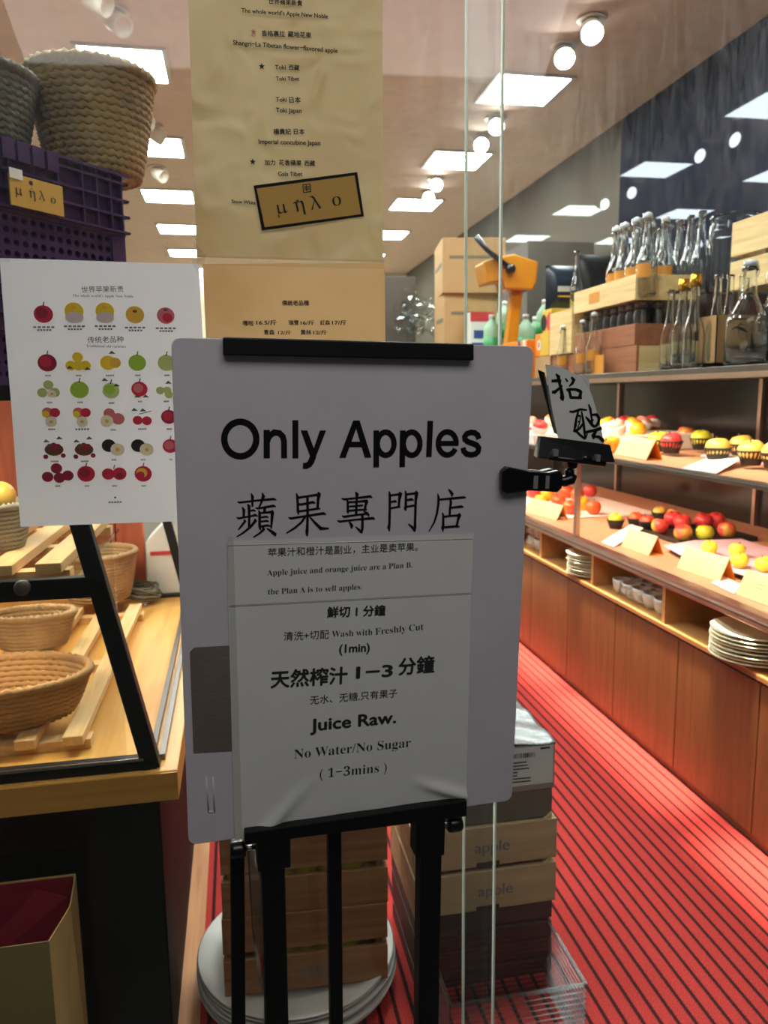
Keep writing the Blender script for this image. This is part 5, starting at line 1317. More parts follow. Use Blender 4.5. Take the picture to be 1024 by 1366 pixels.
# ---- fruit on the lower deck
DZ = .769
def fruit_set(spots, mats_, r, labels, group, z, name='apple', cat='apple', base=1.0):
    f = {}
    for (p, mm, lab, s) in zip(spots, mats_, labels, base if isinstance(base, (list, tuple)) else [base] * len(spots)):
        if mm not in f:
            f[mm] = apple(lab, (p[0], p[1], p[2]), mm, group, s * r / .040, name=name, cat=cat, rot=(random.uniform(-.3, .3), random.uniform(-.3, .3), random.uniform(0, 6)))
        else:
            q = s * r / .040
            dup(f[mm], (p[0], p[1], p[2]), random.uniform(0, 6), lab, rx=random.uniform(-.3, .3), ry=random.uniform(-.3, .3), scale=(q, q, q))
def L_(fmt, n): return [fmt % ORD[k] for k in range(n)]
sp = [(2.113, 3.5483, 0.812), (2.2089, 3.5008, 0.835), (2.1187, 3.3473, 0.812), (2.3359, 3.5146, 0.835), (2.2186, 3.3209, 0.812), (2.3682, 3.3673, 0.812), (2.2262, 3.6188, 0.835), (2.4112, 3.5187, 0.835)]
fruit_set(sp, ['skin_blush', 'skin_red', 'skin_blush', 'skin_red', 'skin_green', 'skin_blush', 'skin_red', 'skin_red'], .044,
          ['blush apple at the left end of the black tray', 'red apple behind the left blush apple on the black tray', 'orange red apple front and centre on the black tray', 'red apple at the back of the black tray, above the yellow-green one',
           'yellow-green apple at the front of the black tray', 'red and yellow apple at the right end of the black tray', 'small red apple peeping between the left apples on the black tray', 'red apple at the back, right of the other red ones'], 'apples on the black tray', DZ + .006)
a, b = (2.0173, 3.282, 0.77), (2.478, 3.3203, 0.77)
tr = MB(); x0, x1 = min(p[0] for p in sp) - .06, max(p[0] for p in sp) + .06; y0, y1 = min(p[1] for p in sp) - .05, max(p[1] for p in sp) + .06
tr.box(x0, x1, y0, y1, DZ, DZ + .004)
for q in ((x0, x1, y0, y0 + .006), (x0, x1, y1 - .006, y1), (x0, x0 + .006, y0, y1), (x1 - .006, x1, y0, y1)): tr.box(q[0], q[1], q[2], q[3], DZ, DZ + .022)
tag(tr.build('black_tray', M['black_tray']), 'black tray of blush apples in the lower fruit case', 'tray')
q = [(1.9049, 3.1646, 0.77), (2.1086, 3.2396, 0.77), (2.3426, 3.2171, 0.77), (2.3236, 2.8755, 0.77), (1.8967, 2.2965, 0.77), (1.8674, 2.9745, 0.77)]
mb = MB().prism([(p[0], p[1]) for p in q], DZ + .0255, DZ + .0275)
pk = tag(mb.build('pink_sheet', M['pink_sheet']), 'pink tissue covered tray with yellow apples in the lower case', 'tray')
cxm = sum(p[0] for p in q) / 6; cym = sum(p[1] for p in q) / 6
MB().prism([(cxm + (p[0] - cxm) * .88, cym + (p[1] - cym) * .88) for p in q], DZ, DZ + .0253).build('tray_base', M['black_tray'], pk)
ys = [(1.983, 2.9306, 0.826), (2.0661, 2.8596, 0.826), (1.9463, 2.6761, 0.826), (1.9951, 2.5939, 0.826)]
fruit_set(ys, ['skin_yellow'] * 4, .034, ['yellow apple on the pink sheet behind the large price card', 'yellow apple at the back of the pair on the pink sheet', 'yellow apple at the front of the pair on the pink sheet', 'yellow apple on the pink sheet by the photo edge'], 'yellow apples on the pink sheet', DZ + .027)
ts = [(2.2208, 4.9255, 0.818), (2.3893, 4.9186, 0.818), (2.0322, 4.8153, 0.818), (1.9723, 4.4936, 0.818), (1.9322, 4.2377, 0.818), (2.0629, 4.2011, 0.818), (2.0674, 4.363, 0.818), (1.9907, 4.951, 0.818), (2.2216, 4.76, 0.818), (1.8827, 4.5548, 0.818)]
fruit_set(ts, ['skin_tomato', 'skin_red', 'skin_orange', 'skin_tomato', 'skin_tomato', 'skin_tomato', 'skin_orange', 'skin_red', 'skin_tomato', 'skin_orange'], .046,
          ['orange red fruit on the white tray, %s' % w for w in ('back row just left of the front post', 'back row right of the front post', 'orange one behind the far price card', 'middle row left of the front post', 'front row left of the front post', 'front row right of the front post', 'orange one hidden by the front post', 'back row nearest the notice board', 'back row hidden by the front post', 'front row nearest the notice board')],
          'orange red fruit on the white tray', DZ + .01, 'persimmon', 'fruit')
x0, x1 = min(p[0] for p in ts) - .06, max(p[0] for p in ts) + .06; y0, y1 = min(p[1] for p in ts) - .07, max(p[1] for p in ts) + .07
tag(MB().box(x0, x1, y0, y1, DZ, DZ + .009).build('white_tray', M['net'], None, bevel=.003), 'low white tray carrying the orange red fruit', 'tray')
# fruit in black paper cups
cup_in = [(0, 0), (.030, 0), (.044, .045), (.046, .05), (.043, .05), (.028, .004), (0, .004)]
def cupped(spots, mats_, labels, group, z, s=1.0, fr=1.0):
    for p, mm, lab in zip(spots, mats_, labels):
        c = thing('black_paper_cup', 'black cup of the ' + lab, 'paper cup', (p[0], p[1], z), group=group); c.scale = (s, s, s)
        mb = MB()
        n = 40; prof = cup_in; verts = []; fs = []
        for (r_, zz) in prof:
            for k in range(n):
                rr = r_ * (1 + (.05 if k % 2 else -.03) * (zz / .05))
                verts.append((rr * math.cos(2 * PI * k / n), rr * math.sin(2 * PI * k / n), zz))
        for i in range(len(prof) - 1):
            fs += [(i * n + k, i * n + (k + 1) % n, (i + 1) * n + (k + 1) % n, (i + 1) * n + k) for k in range(n)]
        mb.faces(verts, fs, 0, None, True).build('pleated_cup', M['black_cup'], c)
        a_ = apple(lab, (p[0], p[1], z + s * .044), mm, group + ', fruit', s * fr, name='cupped_fruit', cat='fruit', rot=(.1, .2, random.uniform(0, 6)))
cupped([(1.9845, 3.7724, 0.813), (2.1121, 3.7896, 0.813), (2.1195, 3.6853, 0.813), (2.3459, 3.9454, 0.813), (2.3594, 3.8293, 0.813)], ['skin_green', 'skin_tomato', 'skin_blush', 'skin_mango', 'skin_mango'],
       ['green fruit left of the others cupped in the lower case', 'orange fruit cupped beside the green one in the lower case', 'blush fruit cupped just left of the tray of apples', 'golden fruit cupped at the back of the lower case', 'golden fruit cupped behind the leftmost blush apple'], 'cupped fruit in the lower case', DZ)
UZ = 1.206
# ---- fruit on the upper shelf
cupped([(1.9413, 3.3045, 1.267), (1.9358, 3.187, 1.267), (2.3322, 3.6997, 1.267), (2.1801, 3.3316, 1.267), (1.8769, 2.7542, 1.267), (2.0929, 2.9075, 1.267), (1.8986, 2.5783, 1.267), (1.9092, 2.46, 1.267)],
       ['skin_green', 'skin_red', 'skin_blush', 'skin_green', 'skin_mango', 'skin_mango', 'skin_mango', 'skin_mango'],
       ['green fruit cupped right of the cream card on the upper shelf', 'red fruit cupped right of the cream card on the upper shelf', 'orange blush fruit cupped at the back of the upper shelf', 'green fruit cupped left of the golden ones on the upper shelf',
        'golden fruit cupped just above the white card', 'golden fruit cupped at the back on the upper shelf', 'golden fruit cupped at the front right on the upper shelf', 'golden fruit cupped at the photo edge on the upper shelf'], 'cupped fruit on the upper shelf', UZ + .012, 1.12, 1.08)
for k, (a, b) in enumerate((((2.0672, 3.5867, 1.21), (2.4117, 3.5714, 1.21)), ((2.0143, 3.0164, 1.21), (2.1291, 2.6713, 1.21)))):
    x0, x1 = min(a[0], b[0]) , max(a[0], b[0]) + .22; y0, y1 = min(a[1], b[1]) - .02, max(a[1], b[1]) + .06
    x1 = min(x1, RX - .05)
    tag(MB().box(x0, x1, y0, y1, UZ, UZ + .011).build('shelf_tray', M['pink_sheet'], None, bevel=.003), ('mauve tray under the green and red cupped fruit', 'mauve tray under the golden cupped fruit')[k], 'tray')
og = [(1.7896, 3.4804, 1.246), (1.9429, 3.6741, 1.246), (2.0198, 3.635, 1.3), (2.1423, 3.9586, 1.246), (1.6454, 3.2562, 1.246)]
fruit_set(og, ['skin_orange'] * 5, .043, ['orange, %s in the row above the cream price card' % w for w in ('second from the notice board', 'third from the notice board', 'nearest of all', 'second nearest', 'first, beside the handwritten card')], 'oranges on the upper shelf', UZ, 'orange', 'orange')
pk_ = [(1.9096, 4.8222, 1.3), (1.7098, 4.179, 1.3), (2.2418, 5.2713, 1.3), (1.73, 4.2706, 1.226), (1.71, 4.3611, 1.208), (2.0033, 3.9379, 1.32), (1.8752, 3.5893, 1.32), (2.1308, 3.9848, 1.32), (2.0771, 3.7869, 1.32), (2.2141, 3.9386, 1.32), (2.308, 4.0075, 1.32)]
for nm, q, zt in (('far', pk_[:3], 1.26), ('near', pk_[5:], 1.28)):
    x0, x1 = min(a[0] for a in q) - .06, min(RX - .01, max(a[0] for a in q) + .07); y0, y1 = min(a[1] for a in q) - .06, max(a[1] for a in q) + .07
    tag(MB().box(x0, x1, y0, y1, UZ, zt).build('foam_riser', M['net'], None, bevel=.003), 'white foam riser under the %s netted pink apples' % nm, 'riser')
netp = [(0.041, .0), (.0425, .008), (.041, .018), (.034, .028), (.0345, .0285), (.0425, .018), (.044, .008), (.0425, 0)]
for k, p in enumerate(pk_):
    w = ('%s from the notice board, left of the handwritten card' % ORD[k]) if k < 5 else ('right of the handwritten card, %s in the row' % ORD[k - 5])
    a_ = apple('netted pink apple %s' % w, (p[0], p[1], max(p[2], UZ + .046)), ('skin_pink', 'skin_red', 'skin_orange')[k % 3], 'netted pink apples on the upper shelf', 1.12, rot=(.2, -.3, k))
    MB().lathe([(.034, -.030), (.0425, -.012), (.0432, .002), (.0425, .009), (.041, .009), (.041, -.012)], 26).build('foam_net', M['net'], a_)

# ------------------------------------------------------------------ on top of the glass case
TZ = 1.579
def bottle_prof(r, h, neck, sh, base_r=None):
    """outer wall up, inner wall down: body radius r, height h, neck radius, shoulder height fraction"""
    o = [(0, 0.004), (r * .8, 0.0), (r * .97, .006), (r, .016), (r, h * sh), (r * .93, h * (sh + .06)), (r * .62, h * (sh + .17)), (neck * 1.35, h * (sh + .27)), (neck, h * .86), (neck, h * .955), (neck * 1.22, h * .96), (neck * 1.22, h)]
    w = .0035
    i = [(neck - w, h), (neck - w, h * .86), (neck * 1.35 - w, h * (sh + .27)), (r * .62 - w, h * (sh + .17)), (r * .93 - w, h * (sh + .06)), (r - w, h * sh), (r - w, .018), (r * .8, .010), (0, .012)]
    return o + i
def make_bottle(kind):
    r, h, neck, sh = {'swing': (.0435, .31, .0155, .42), 'tall': (.040, .36, .014, .40), 'slim': (.034, .30, .013, .38), 'big': (.074, .34, .022, .44)}[kind]
    b = thing(kind, '', 'bottle', (0, 0, -50)); b.name = 'glass_bottle'
    MB().lathe(bottle_prof(r, h, neck, sh), 28).build('glass_body', M['bottle'], b)
    if kind in ('swing', 'big'):
        s = MB().lathe([(0, h + .001), (neck * .9, h + .001), (neck * 1.15, h + .006), (neck * 1.0, h + .02), (neck * .5, h + .024), (0, h + .024)], 18).build('stopper', M['bottle_lip'], b)
        MB().tube([(neck * 1.3, 0, h * .9), (neck * 1.6, 0, h * .97), (neck * 1.25, 0, h + .018), (0, 0, h + .027), (-neck * 1.25, 0, h + .018), (-neck * 1.6, 0, h * .97), (-neck * 1.3, 0, h * .9)], .0012, 6).build('wire_bail', M['chrome'], s)
        n = 12; mb = MB(); vs = []
        for k in range(n + 1):
            a = -PI / 2 - .75 + 1.5 * k / n - PI / 4
            for z in (h * .24, h * .42): vs.append(((r + .0006) * math.cos(a), (r + .0006) * math.sin(a), z))
        if kind == 'swing':
            mb.faces(vs, [(2 * k, 2 * k + 2, 2 * k + 3, 2 * k + 1) for k in range(n)], 0, None, True).build('label', M['amber'], b)
    elif kind == 'slim':
        MB().lathe([(0, h + .004), (neck * 1.35, h + .003), (neck * 1.4, h - .035), (neck * 1.3, h - .036), (neck * 1.28, h)], 18).build('foil_cap', M['gold_cap'], b)
    return b
proto = {k: make_bottle(k) for k in ('swing', 'tall', 'slim', 'big')}
used = set()
def bottle(kind, x, y, z, label, group, s=1.0):
    b = proto[kind]
    if kind not in used:
        used.add(kind); b.location = (x, y, z); b['label'] = label; b['group'] = group; b.scale = (s, s, s)
    else: dup(b, (x, y, z), random.uniform(-.4, .4), label, group, scale=(s, s, s))
def crate_side(label, x0, x1, y0, y1, z0, h, m, slats=1, group='crates on top of the glass case', open_=True):
    """crate whose long side runs along the aisle"""
    c = thing('wooden_crate', label, 'crate', (x0, y0, z0), 0, group)
    w, d, t = x1 - x0, y1 - y0, .012
    sh = h / slats; gp = .0 if slats == 1 else .018
    for nm, q in (('aisle_side', (0, t, 0, d)), ('wall_side', (w - t, w, 0, d)), ('near_end', (t, w - t, 0, t)), ('far_end', (t, w - t, d - t, d))):
        mb = MB()
        for k in range(slats): mb.box(q[0], q[1], q[2], q[3], k * sh, (k + 1) * sh - (gp if k < slats - 1 else 0))
        mb.build(nm, m, c, bevel=.0015)
    MB().box(t, w - t, t, d - t, .001, .010).build('bottom', m, c)
    return c
# first pile: pale crate, brown crate of dark jars, pale crate of swing top bottles
crate_side('low tan crate at the foot of the crate pile on the glass case', 1.70, 2.04, 3.10, 4.00, TZ, .115, M['crate_red'])
MB().box(1.712, 2.03, 3.0985, 3.0995, TZ + .004, TZ + .112).build('x', M['crate_pale'])
bpy.data.objects['x'].name = 'pale_crate_lid'
tag(bpy.data.objects['pale_crate_lid'], 'pale board closing the near end of the low tan crate', 'board')
crate_side('brown crate holding dark jars, middle of the crate pile', 1.70, 2.0, 3.12, 3.72, TZ + .117, .09, M['crate_red'])
jp = [(0, 0), (.030, 0), (.032, .004), (.032, .075), (.026, .085), (.026, .088), (.029, .089), (.029, .104), (0, .105)]
jf = None
for j in range(2):
    for k in range(8):
        loc = (1.752 + .075 * j, 3.165 + .072 * k, TZ + .128)
        lab = 'dark glass jar in the brown crate, %s from the near end of the %s row' % (ORD[k], ('aisle', 'inner')[j])
        if jf is None:
            jf = thing('dark_jar', lab, 'jar', loc, 0, 'dark jars in the brown crate')
            MB().lathe([(a_, b_ * 1.62) for a_, b_ in jp], 18).build('glass_body', M['dark_jar'], jf)
            MB().lathe([(0, .1725), (.0295, .1725), (.031, .170), (.031, .150), (.029, .148)], 18).build('lid', M['rail_dark'], jf)
        else: dup(jf, loc, 0, lab)
pz = TZ + .305
c = crate_side('pale pine crate of clear bottles on top of the crate pile', 1.69, 1.99, 3.11, 3.72, pz, .105, M['crate_pale_y'])
MB().box(-.0008, 0, .33, .44, .028, .078).build('amber_label', M['amber'], c)
for k, p in enumerate(((1.745, 3.397, 2.1507), (1.745, 3.3193, 2.1367), (1.745, 3.2184, 2.1185), (1.745, 3.1229, 2.1013))):
    bottle('swing', 1.745, p[1], pz + .012, 'clear swing top bottle in the pale crate, %s from its far end' % ORD[k], 'bottles in the pale crate', 1.04)
for k, (x, y) in enumerate(((1.86, 3.18), (1.86, 3.30), (1.86, 3.42), (1.86, 3.56))):
    bottle('swing', x, y, pz + .012, 'clear swing top bottle, %s from the near end in the pale crate inner row' % ORD[k], 'bottles in the pale crate', 1.04)
p = (1.72, 3.5072, 2.1019)
crate_side('small pale crate at the far end of the bottle crate', 1.69, 1.92, 3.74, 4.02, TZ + .117, .22, M['crate_pale_y'])
bottle('tall', 1.74, 3.80, TZ + .117 + .222 - .02, 'single clear bottle standing apart at the far end of the bottle row', 'tall clear bottles', .85)
# tall bottles and big jar behind, on a dark riser
crate_side('dark riser crate behind the capped bottles', 2.06, 2.42, 3.16, 3.76, TZ, .34, M['crate_dark'])
for k, (x, y) in enumerate(((2.11, 3.66), (2.11, 3.57), (2.11, 3.48), (2.11, 3.39), (2.11, 3.30), (2.20, 3.62), (2.20, 3.50))):
    bottle('tall', x, y, TZ + .342, 'tall clear bottle on the dark riser crate, %s counting from the far end' % ORD[k], 'tall clear bottles', 1.05)
jarp = [(0, .004), (.10, .0), (.115, .012), (.118, .03), (.118, .30), (.112, .325), (.112, .345), (.119, .35), (.119, .358), (.105, .358), (.105, .325), (.112, .30), (.112, .03), (.10, .014), (0, .014)]
jr = thing('glass_jar', 'wide open glass jar around the tall bottles on the riser', 'jar', (2.285, 3.30, TZ + .342))
MB().lathe(jarp, 40).build('glass_body', M['bottle'], jr)
# capped slim bottles in front
for k, (p, kd, s, lab) in enumerate((((1.7, 2.7604, 1.7298), 'slim', 1.12, 'clear bottle with gold foil cap, left of the capped pair'), ((1.7, 2.6802, 1.7232), 'slim', 1.14, 'clear bottle with gold foil cap, right of the capped pair'),
        ((1.76, 2.9454, 1.745), 'tall', .90, 'uncapped clear bottle just left of the gold capped pair'), ((1.84, 3.0329, 1.7524), 'tall', .92, 'uncapped clear bottle behind the gold capped pair, left one'), ((1.84, 2.9383, 1.7447), 'tall', .92, 'uncapped clear bottle behind the gold capped pair, right one'))):
    bottle(kd, p[0], p[1], TZ, lab, 'bottles by the kraft carrier', s)
# kraft bag with a bird print and bottles in it
p = (1.78, 2.6435, 1.6384)
kb = thing('kraft_carrier', 'brown kraft bottle carrier with a printed bird between bottle groups', 'carrier', (p[0] - .05, p[1] - .06, TZ))
MB().box(0, .17, 0, .11, .0, .02).build('bottom', M['kraft_box'], kb)
mb = MB()
for q in ((0, .17, 0, .004), (0, .17, .106, .11), (0, .004, 0, .11), (.166, .17, 0, .11)): mb.box(q[0], q[1], q[2], q[3], .0, .19)
mb.build('sides', M['kraft_box'], kb)
t = MB(); t.stroke(smooth_pts([(.05, .12, .004), (.07, .135, .012), (.10, .125, .016), (.125, .105, .004)]), 0); t.stroke([(.075, .135, .002), (.09, .155, .007), (.11, .15, .002)], 0.0001); t.stroke([(.085, .118, .003), (.085, .10, .003)], 0.0002)
t.stroke([(.045, .175, .004), (.125, .175, .004)], 0)
t.build('bird_print', M['ink_soft'], kb, Matrix(((1, 0, 0, 0), (0, 0, -1, -.0006), (0, 1, 0, 0), (0, 0, 0, 1))))
for k in range(3):
    bottle('tall', p[0] - .02 + .05 * k, p[1] - .012, TZ + .021, 'clear bottle in the kraft carrier, %s from the left' % ORD[k], 'bottles in the kraft carrier', .88)
# large bottles at the photo edge
for k, (px, s) in enumerate(((996, 1.0), (1036, 1.0))):
    pt = ((1.7, 2.3676, 1.7224), (1.88, 2.482, 1.7336))[k]
    bottle('big', pt[0], pt[1], TZ, ('large clear swing top bottle in front, beside the photo edge', 'large clear bottle cut by the photo edge')[k], 'large bottles', .95 - .04 * k)
# black box with the slatted crate and the wide jar on it
bb = tag(MB().box(1.90, 2.22, 2.02, 2.50, TZ, TZ + .29).build('black_box', M['black_foil'], None, bevel=.004), 'black box under the slatted pale crate at the photo edge', 'box')
p = (1.87, 2.7273, 2.0327)
crate_side('slatted pale crate standing on the black box', 1.87, 2.24, 2.0, p[1], TZ + .291, .25, M['crate_pale_y'], 2)
jr2 = thing('glass_jar', 'big wide glass jar standing in the slatted pale crate', 'jar', (2.06, p[1] - .15, TZ + .303)); jr2.scale = (1.05, 1.05, 1.05)
MB().lathe(jarp, 40).build('glass_body', M['bottle'], jr2)
# three bottles at the left front
for k, (pt, kd, s) in enumerate((((1.68, 3.8223, 1.7021), 'swing', .78), ((1.68, 3.5907, 1.6896), 'swing', .80), ((1.665, 3.4376, 1.6814), 'swing', .86))):
    bottle(kd, pt[0] - .0 , pt[1] - .0, TZ, 'clear swing top bottle before the low tan crate, %s from the far end' % ORD[k], 'bottles before the tan crate', s)
p = (1.66, 3.4095, 1.6455)
tag(MB().box(p[0] - .006, p[0], p[1] - .10, p[1] + .02, TZ, TZ + .085).build('amber_card', M['amber'], None, bevel=.001), 'amber card leaning against the swing top bottles', 'card')

# cartons and packets further along
def carton(name, label, x0, x1, y0, y1, z0, z1, m, group=None, cat='carton'):
    o = thing(name, label, cat, ((x0 + x1) / 2, (y0 + y1) / 2, z0), 0, group)
    w, d, h = (x1 - x0) / 2, (y1 - y0) / 2, z1 - z0
    MB().box(-w, w, -d, d, 0, h).build('box', M[m], o, bevel=.003)
    return o, w, d, h
a = (1.7, 4.2691, 1.819); b = (1.7, 3.7292, 1.8456)
yb, ya = 4.05, (1.7, 4.2489, 1.8718)[1]
o, w, d, h = carton('drink_carton', 'orange and yellow drink carton below the red one', 1.70, 1.98, yb, ya, TZ + .12, TZ + .245, 'orange_print')
MB().box(-w - .001, -w, -d + .0, -d + .12, .0, h).build('yellow_end', M['yellow_print'], o)
t = MB(); t.faces([(-w - .002, d - .06 + .03 * math.cos(2 * PI * k / 20), h * .5 + .03 * math.sin(2 * PI * k / 20)) for k in range(20)], [tuple(range(20))]); t.build('round_emblem', M['white_print'], o)
t = MB(); t.faces([(-w - .003, d - .06 + .012 * math.cos(2 * PI * k / 16), h * .5 + .018 * math.sin(2 * PI * k / 16)) for k in range(16)], [tuple(range(16))]); t.build('emblem_centre', M['red_print'], o)
tag(MB().box(1.70, 1.99, yb - .02, ya, TZ, TZ + .118).build('low_board_box', M['kraft_box'], None, bevel=.003), 'brown cardboard box under the orange drink carton', 'box')
o, w, d, h = carton('drink_carton', 'yellow and red drink carton on the orange one', 1.71, 1.97, yb, ya - .08, TZ + .246, TZ + .37, 'yellow_print')
for k, (y, r_, mm) in enumerate(((d - .10, .045, 'red_print'), (d - .22, .035, 'red_print'), (d - .16, .028, 'white_print'), (-d + .10, .04, 'black_foil'))):
    t = MB(); t.faces([(-w - .001 - k * .0005, y + r_ * math.cos(2 * PI * q / 18), h * .45 + r_ * 1.1 * math.sin(2 * PI * q / 18)) for q in range(18)], [tuple(range(18))]); t.build('printed_fruit', M[mm], o)
def packet(label, x, y, z, w, h, d, m, mark, rz=0.0):
    """pillow pack standing on its foot"""
    o = thing('foil_packet', label, 'packet', (x, y, z), rz, 'foil packets by the bottles')
    n = 12; mb = MB(); vs = []; fs = []
    for s in (-1, 1):
        for j in range(n + 1):
            for i in range(n + 1):
                u, v = i / n * 2 - 1, j / n
                vs.append((u * w / 2, s * d / 2 * (1 - u ** 4) * (math.sin(PI * min(1, v * .92 + .08))) ** .6, v * h))
    for s in (0, 1):
        o0 = s * (n + 1) ** 2
        fs += [(o0 + j * (n + 1) + i, o0 + j * (n + 1) + i + 1, o0 + (j + 1) * (n + 1) + i + 1, o0 + (j + 1) * (n + 1) + i) for j in range(n) for i in range(n)]
    mb.faces(vs, fs, 0, None, True).build('pouch', M[m], o)
    MB().box(-w * .25, w * .22, -d / 2 - .001, -d / 2 + .004, h * .40, h * .52).build('printed_band', M[mark], o)
    MB().box(-w * .25, w * .15, -d / 2 - .001, -d / 2 + .004, h * .28, h * .31).build('printed_line', M['yellow_print'], o)
    return o
p = (1.82, 3.9838, 2.0417)
packet('navy foil packet standing on the yellow drink carton', 1.83, 4.16, TZ + .372, .22, .24, .09, 'navy', 'white_print')
packet('black foil packet behind the bottles, right of the navy one', 1.95, 4.0, TZ + .345, .26, .30, .10, 'black_foil', 'black_foil')
# orange boxes beside the board edge
ob, w, d, h = carton('printed_box', 'orange printed box at the case end beside the notice board edge', 1.66, 1.92, ya + .03, ya + .45, TZ, TZ + .22, 'orange_print')
MB().box(-w - .001, -w, -d + .10, -d + .14, 0, h).build('blue_stripe', M['blue_print'], ob)
MB().box(-w - .001, -w, -d + .02, -d + .06, 0, h).build('white_stripe', M['white_print'], ob)
MB().box(-w - .0012, -w, -d, d, h * .45, h * .50).build('seam', M['red_print'], ob)
# orange juicer with its lever
p = (1.9, 5.2139, 1.8535)
jx, jy = (1.8466, 4.9, 1.9044)[0], 4.9
ju = thing('orange_juicer', 'orange enamel hand press with a black lever on the glass case', 'juicer', (jx, jy, TZ))
top = [(1.5673, 4.9, 2.3162), (1.6524, 4.9, 2.3456), (1.7786, 4.9, 2.3666), (1.9378, 4.9, 2.3229), (1.9296, 4.9, 2.2003), (1.9047, 4.9, 2.1479), (1.761, 4.9, 2.1509), (1.7202, 4.9, 2.1505), (1.7095, 4.9, 2.202), (1.5933, 4.9, 2.1817)]
XZ = Matrix(((1, 0, 0, 0), (0, 0, -1, 0), (0, 1, 0, 0), (0, 0, 0, 1)))
MB().prism([(q[0] - jx, q[2] - TZ) for q in top][::-1], -.09, .09, 0, XZ).build('press_head', M['orange'], ju, bevel=.012, seg=3)
q0, q1 = (1.8224, 4.9, 2.1517), (1.7659, 4.9, 1.76)
MB().bar((q0[0] - jx, 0, q0[2] - TZ), (q1[0] - jx, 0, 0.03), .075, .07, (0, 1, 0)).build('column', M['orange'], ju, bevel=.008)
MB().box(q1[0] - jx - .16, q1[0] - jx + .16, -.10, .10, 0, .03).build('foot', M['orange'], ju, bevel=.01)
l0, l1, l2 = (1.7433, 4.8, 2.2713), (1.5936, 4.8, 2.3777), (1.5147, 4.8, 2.4614)
lv = MB().tube([(l0[0] - jx, -.11, l0[2] - TZ), (l1[0] - jx, -.11, l1[2] - TZ), (l2[0] - jx, -.11, l2[2] - TZ)], [.018, .016, .020], 12).build('lever', M['black_plastic'], ju)
MB().lathe([(0, -.02), (.028, -.02), (.030, 0), (.028, .02), (0, .02)], 18, 0, Matrix.Translation((l0[0] - jx, -.11, l0[2] - TZ)) @ Matrix.Rotation(PI / 2, 4, 'X')).build('lever_hub', M['black_plastic'], lv)
# milky green bottles
gp = [(0, 0), (.050, 0), (.056, .01), (.056, .19), (.050, .22), (.022, .26), (.018, .27), (.018, .29), (0, .291)]
gfst = None
gs = [(1.7222, 5.08, 1.968), (1.8497, 5.2, 1.9794), (1.962, 5.08, 1.9691), (2.0801, 5.2, 1.9805), (2.097, 5.08, 1.9697), (2.2134, 5.2, 1.9812), (2.2334, 5.08, 1.9704), (2.2002, 5.33, 1.9929)]
for k, p in enumerate(gs):
    lab = 'milky green plastic bottle behind the orange press, %s from the left' % ORD[k]
    if gfst is None:
        gfst = thing('plastic_bottle', lab, 'bottle', (p[0], p[1], TZ + .14), 0, 'milky green bottles')
        MB().lathe(gp, 24).build('plastic_body', M['green_bottle'], gfst)
        MB().lathe([(.0565, .05), (.0575, .05), (.0575, .15), (.0565, .15)], 24).build('label', M['green_label'], gfst)
        MB().lathe([(.019, .275), (.021, .276), (.021, .30), (0, .301)], 16).build('cap', M['white_print'], gfst)
    else: dup(gfst, (p[0], p[1], TZ + .14 + .10 * (k % 3 == 1)), k, lab)
x0 = min(p[0] for p in gs) - .08; x1 = max(p[0] for p in gs) + .08
tag(MB().box(x0, x1, 5.01, 5.40, TZ, TZ + .139).build('riser_box', M['grey_dark'], None, bevel=.003), 'charcoal riser box under the milky green bottles', 'box')
# detergent box and cardboard boxes on the far part of the case
a, b = (1.6784, 5.43, 1.8838), (1.857, 5.43, 2.0739)
o, w, d, h = carton('detergent_box', 'red white and blue packet beside the tall cardboard boxes', a[0], b[0], 5.43, 5.55, TZ, b[2], 'white_print')
MB().box(-w, w, -d - .001, -d, h * .86, h).build('red_band', M['red_print'], o)
MB().box(-w * .7, w * .8, -d - .001, -d, h * .62, h * .74).build('blue_band', M['blue_print'], o)
MB().box(-w * .9, w * .9, -d - .001, -d, h * .44, h * .56).build('blue_mark', M['blue_print'], o)
a, b = (1.5188, 5.6, 2.2008), (1.9619, 5.6, 2.6054)
zt, zm = (1.5191, 5.6, 2.6105)[2], (1.5188, 5.6, 2.2221)[2]
def tape_box(label, x0, x1, y0, y1, z0, z1, rz=0.0):
    o = thing('cardboard_box', label, 'cardboard box', (x0, y0, z0), rz, 'stacked cardboard boxes')
    MB().box(0, x1 - x0, 0, y1 - y0, 0, z1 - z0).build('box', M['kraft_box'], o, bevel=.004)
    MB().box(.05, x1 - x0 - .08, -.001, 0, (z1 - z0) * .62, (z1 - z0) * .68).build('printed_line', M['kraft_dark'], o)
    MB().box(-.001, 0, .05, y1 - y0 - .08, (z1 - z0) * .50, (z1 - z0) * .58).build('printed_line', M['kraft_dark'], o)
    return o
tape_box('topmost cardboard box of the stack left of the orange press', a[0], a[0] + .46, 5.6, 6.1, zm, zt, -.14)
tape_box('middle cardboard box of the stack left of the orange press', a[0] + .02, a[0] + .42, 5.62, 6.0, zm - .40, zm - .001, -.06)
tape_box('lowest cardboard box of the stack left of the orange press', a[0] + .01, a[0] + .44, 5.6, 6.05, TZ, zm - .402, -.1)
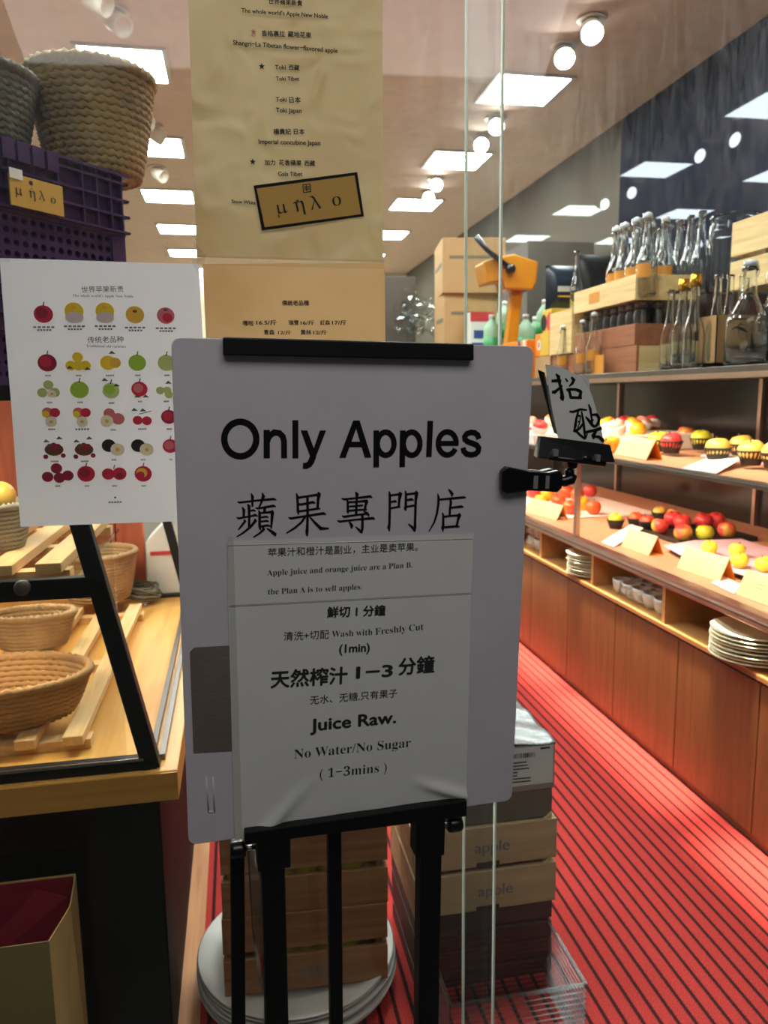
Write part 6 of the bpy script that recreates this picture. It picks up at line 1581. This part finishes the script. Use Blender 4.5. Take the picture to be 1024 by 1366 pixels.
# dark cartons, crumpled bags, grey cabinet in the far back
a, b = (1.2405, 6.4, 1.9335), (1.5056, 6.4, 2.4546)
tag(MB().box(a[0] - .15, b[0], 6.4, 6.9, 0.0, b[2]).build('dark_cabinet', M['grey_dark'], None, bevel=.004), 'dark grey cabinet in the back beside the kraft poster edge', 'cabinet')
a = (1.4687, 6.2, 2.0681)
mb = MB(); rnd = random.Random(11)
for i in range(240):
    u, v, w_ = rnd.gauss(0, .075), rnd.gauss(0, .08), rnd.gauss(0, .035)
    s = .045
    mb.faces([(u + rnd.uniform(-s, s), w_ + rnd.uniform(-s, s), v + rnd.uniform(-s, s)) for _ in range(3)], [(0, 1, 2)])
o = mb.build('plastic_bag', M['crumple']); o.location = (a[0], 6.26, a[2] + .06)
tag(o, 'crumpled clear plastic bags heaped between the dark cabinet and the cardboard boxes', 'plastic bag')
o = tag(MB().box(a[0] - .45, FX - .03, 6.14, 6.38, 0, a[2] - .17).build('side_table', M['grey_dark'], None, bevel=.004), 'dark side table under the crumpled plastic bags', 'table')
a, b = (2.5582, 6.6, 1.98), (2.8496, 6.6, 2.8029)
tag(MB().box(a[0], a[0] + .62, 6.6, 7.2, 0, b[2]).build('grey_locker', M['grey_dark'], None, bevel=.004), 'tall grey locker behind the milky green bottles', 'locker')

# ------------------------------------------------------------------ ceiling lights
CZ = 3.8
lf = None; n_ = 0
rows = ((-0.66, 'row above the left baskets', 6), (0.80, 'middle row, mostly behind the kraft poster', 6), (2.27, 'row above the fruit case', 6))
for rx_, where, n in rows:
    for k in range(n + (2 if rx_ < 1 else 1)):  # left and middle rows get an added panel out of view, for more light
        y = 6.0 + 1.82 * (k - (2 if rx_ < 1 else 1))
        lab = 'square white ceiling light panel, %s inwards in the %s' % (ORD[k], where)
        if lf is None:
            lf = thing('ceiling_light', lab, 'ceiling light', (rx_, y, CZ), 0, 'square ceiling light panels')
            MB().box(-.27, .27, -.27, .27, -.012, -.006).build('diffuser', M['panel'], lf)
            fr = MB()
            for q in ((-.30, .30, -.30, -.27), (-.30, .30, .27, .30), (-.30, -.27, -.27, .27), (.27, .30, -.27, .27)): fr.box(q[0], q[1], q[2], q[3], -.016, 0)
            fr.build('frame', M['metal_light'], lf)
        else: dup(lf, (rx_, y, CZ), 0, lab)
def spot_light(label, loc, aim, on, group, drop=.10):
    s = thing('ceiling_spotlight', label, 'spotlight', loc, group=group)
    MB().lathe([(0, -.002), (.085, -.002), (.092, -.008), (.085, -.014), (.06, -.012)], 28).build('trim_ring', M['white_metal'], s)
    d = (Vector(aim) - Vector(loc)).normalized(); R_ = d.to_track_quat('Z', 'Y').to_matrix().to_4x4()
    can = MB().lathe([(0, -.05), (.050, -.05), (.060, -.02), (.062, .10), (.055, .10), (.052, .07), (0, .07)] if not on else [(0, -.05), (.050, -.05), (.060, -.02), (.068, .10), (.064, .10), (.064, .09)], 28).build('lamp_can', M['white_metal'], s, Matrix.Translation((0, 0, -.06)) @ R_)
    if on:
        MB().lathe([(0, .092), (.064, .092)], 28).build('lens', M['spot'], can)
    return s
for k, p in enumerate(((2.278, 4.86), (2.262, 5.24), (2.257, 6.62), (2.283, 7.11), (2.228, 8.5), (2.28, 9.05))):
    spot_light('lit white ceiling spotlight, %s going inwards above the fruit case' % ORD[k], (p[0], p[1], CZ), (1.2, 1.8, 1.2), True, 'lit spotlights')
for k, (p, aim) in enumerate((((-0.62, 5.23), (.2, 4.4, 3.0)), ((-0.70, 4.98), (.3, 4.6, 3.2)), ((-0.66, 6.95), (.6, 6.0, 3.0)), ((-0.60, 7.25), (.6, 7.0, 3.0)), ((-0.677, 8.5), (0.3, 7.6, 3.0)))):
    spot_light('unlit cream ceiling spotlight, %s going inwards above the left baskets' % ORD[k], (p[0], p[1], CZ), aim, False, 'unlit spotlights')
